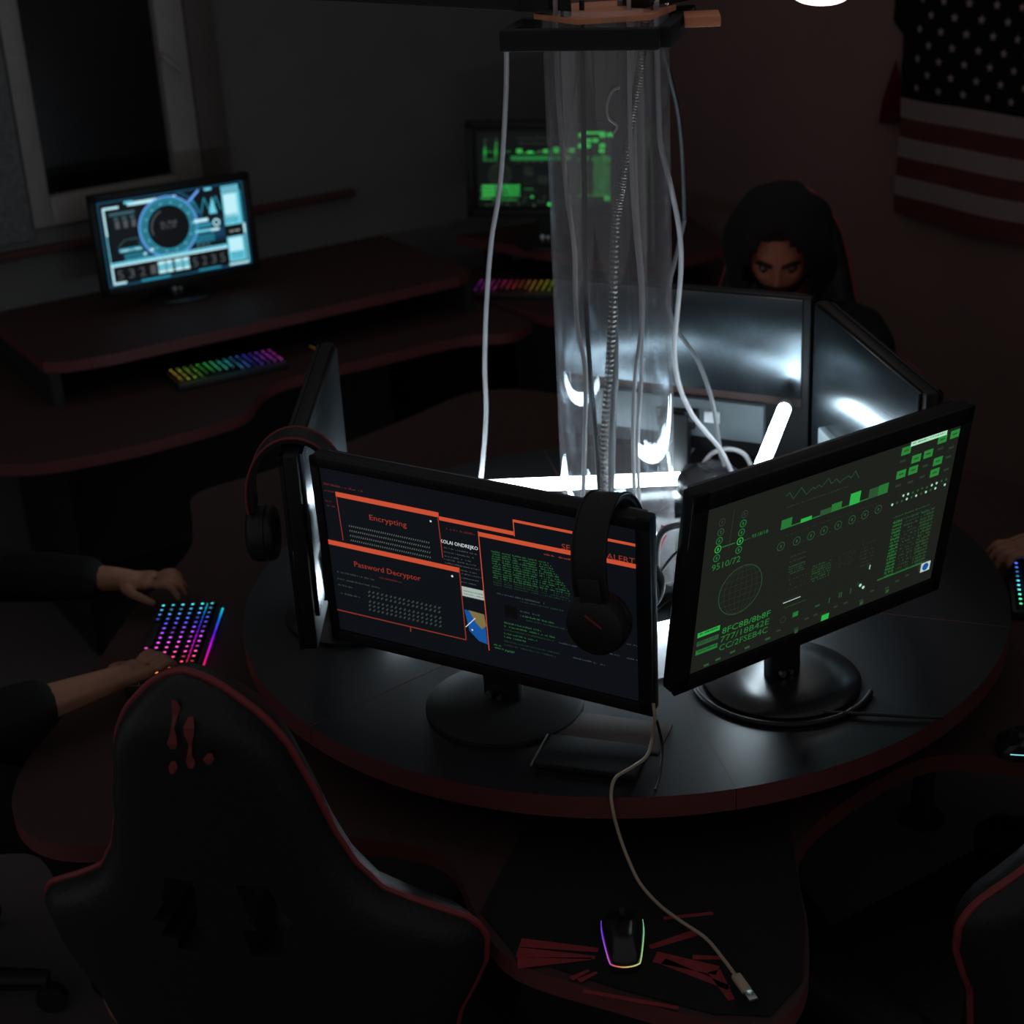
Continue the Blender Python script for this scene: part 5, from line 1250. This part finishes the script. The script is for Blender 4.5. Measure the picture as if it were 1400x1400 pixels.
    for s in (-1,1):
        ss=[chain([(V((s*.135,.47,.06)),.052),(V((s*.14,.54,.05)),.048),(V((s*.15,.64,.04)),.040)])]; put('shoe',remesh(skin_mesh(ss,1),.007,2),M['black'],body,sharp=180)
    # face details
    def shell(name,m,cond,off,sc=1.):
        b2,_=head_mesh(V((0,0,0)),0); dead=[f for f in b2.faces if not cond(f.calc_center_median())]
        bmesh.ops.delete(b2,geom=dead,context='FACES')
        for v in b2.verts: v.co+=v.normal*off
        bmesh.ops.solidify(b2,geom=b2.faces[:],thickness=-off*.9)
        xform(b2,hmx); return put(name,b2,m,body,sharp=180)
    shell('hair',M['hair'],lambda c: c.z>.078 or (c.y<.022 and c.z>-.03),.0045)
    shell('beard',M['hair'],lambda c: c.y>.0 and c.z<-.040 and (c.z<-.072 or abs(c.x)>.026 or c.z>-.054) and (abs(c.x)>.014 or c.z<-.038),.0035)
    for s in (-1,1):
        b2=nb(); tube(b2,[hmx@V((s*x,y,z)) for x,y,z in ((.012,.0945,.022),(.022,.094,.027),(.036,.088,.029),(.050,.076,.022))],[.0035,.0048,.0045,.002],8); put('eyebrow',b2,M['hair'],body)
        b2=nb(); vs=bmesh.ops.create_uvsphere(b2,u_segments=16,v_segments=12,radius=.0118)['verts']
        for v in vs: v.co=hmx@(v.co+V((s*.031,.0725,.006)))
        e=put('eye',b2,M['eye'],body)
        b2=nb(); vs=bmesh.ops.create_uvsphere(b2,u_segments=12,v_segments=8,radius=.0055)['verts']
        for v in vs: v.co=hmx@(Vector((v.co.x,v.co.y*.4,v.co.z))+V((s*.031,.0830,.003)))
        put('iris',b2,M['iris'],e)
    if hoody:
        b2=nb(); N=44;K=26; Rr=[]
        for k in range(K+1):
            ph=PI*.86*k/K; row=[]
            for i in range(N):
                th=2*PI*i/N; x=math.sin(ph)*math.sin(th);y=math.sin(ph)*math.cos(th);z=math.cos(ph)
                X=.122*x;Y=.146*y-.016;Z=.140*z+.002
                if z<0: X*=1+.45*(-z)**1.4; Y*=1+.10*(-z)
                w_=.006*math.sin(th*5+k*.5)+.004*math.sin(th*9); X+=x*w_;Y+=y*w_
                row.append(b2.verts.new((X,Y,Z)))
            Rr.append(row)
        for a,b in zip(Rr,Rr[1:]):
            for i in range(N):
                try: b2.faces.new((a[i],a[(i+1)%N],b[(i+1)%N],b[i]))
                except ValueError: pass
        bmesh.ops.remove_doubles(b2,verts=b2.verts[:],dist=.0003)
        dead=[f for f in b2.faces if (lambda c: c.y>.045 and (abs(c.x)/.072)**2+((c.z+.018)/.112)**2<1 or (c.y>.045 and abs(c.x)<.058 and c.z<-.03))(f.calc_center_median())]
        bmesh.ops.delete(b2,geom=dead,context='FACES'); bmesh.ops.recalc_face_normals(b2,faces=b2.faces[:])
        bmesh.ops.solidify(b2,geom=b2.faces[:],thickness=.008); xform(b2,Matrix.Translation(hc)@Matrix.Rotation(hyaw,4,'Z')@Matrix.Rotation(pitch*.8,4,'X')); put('hood',b2,M['hood'],body,sharp=180)
    return body
x,y=cpos(66.0,1.22,-.015)
person('man in a black hood bending over the metal-backed monitor, face lit red-brown',(x,y),facing(66),(-.14,.34,.805),(.2,1,-.05),(.15,.34,.805),(-.2,1,-.05),lean=.09,headz=1.205,head_y=.145,pitch=-.42,hyaw=.18)
person('person in black at the left edge, only forearm and hand on the rainbow keyboard showing',(-1.29,2.66),facing(180),(-.26,.50,.812),(.10,1,-.10),(.165,.575,.818),(-.72,.62,-.12),el_r=(.33,.33,.82),lean=.10,vox=.005)
person('person in black at the right edge, only a hand over the green-blue keyboard showing',(1.66,2.87),facing(4),(.025,.605,.818),(-.10,1,-.16),(.30,.42,.82),(-.05,1,-.12),lean=.10,vox=.005)

# ------------------------------------------------------------------ camera, ambient light
p,r=.4203731140001048,.05510141824415655
fwd=Vector((0,math.cos(p),-math.sin(p))); dn=Vector((0,-math.sin(p),-math.cos(p))); rt=Vector((1,0,0))
R2=rt*math.cos(r)+dn*math.sin(r); D2=-rt*math.sin(r)+dn*math.cos(r)
cam=bpy.data.cameras.new('camera'); co=bpy.data.objects.new('camera',cam); COL.objects.link(co)
mw=Matrix((R2,-D2,-fwd)).transposed().to_4x4(); mw.translation=(0,0,HC); co.matrix_world=mw
cam.sensor_width=36; cam.lens=36*2251.786/1400; cam.clip_start=.05
cam.dof.use_dof=True; cam.dof.focus_distance=2.36; cam.dof.aperture_fstop=4.8
S.camera=co
wd=bpy.data.worlds.new('dim_room'); S.world=wd; wd.use_nodes=True; bg=wd.node_tree.nodes['Background']; bg.inputs[0].default_value=(1,.97,.98,1); bg.inputs[1].default_value=.17
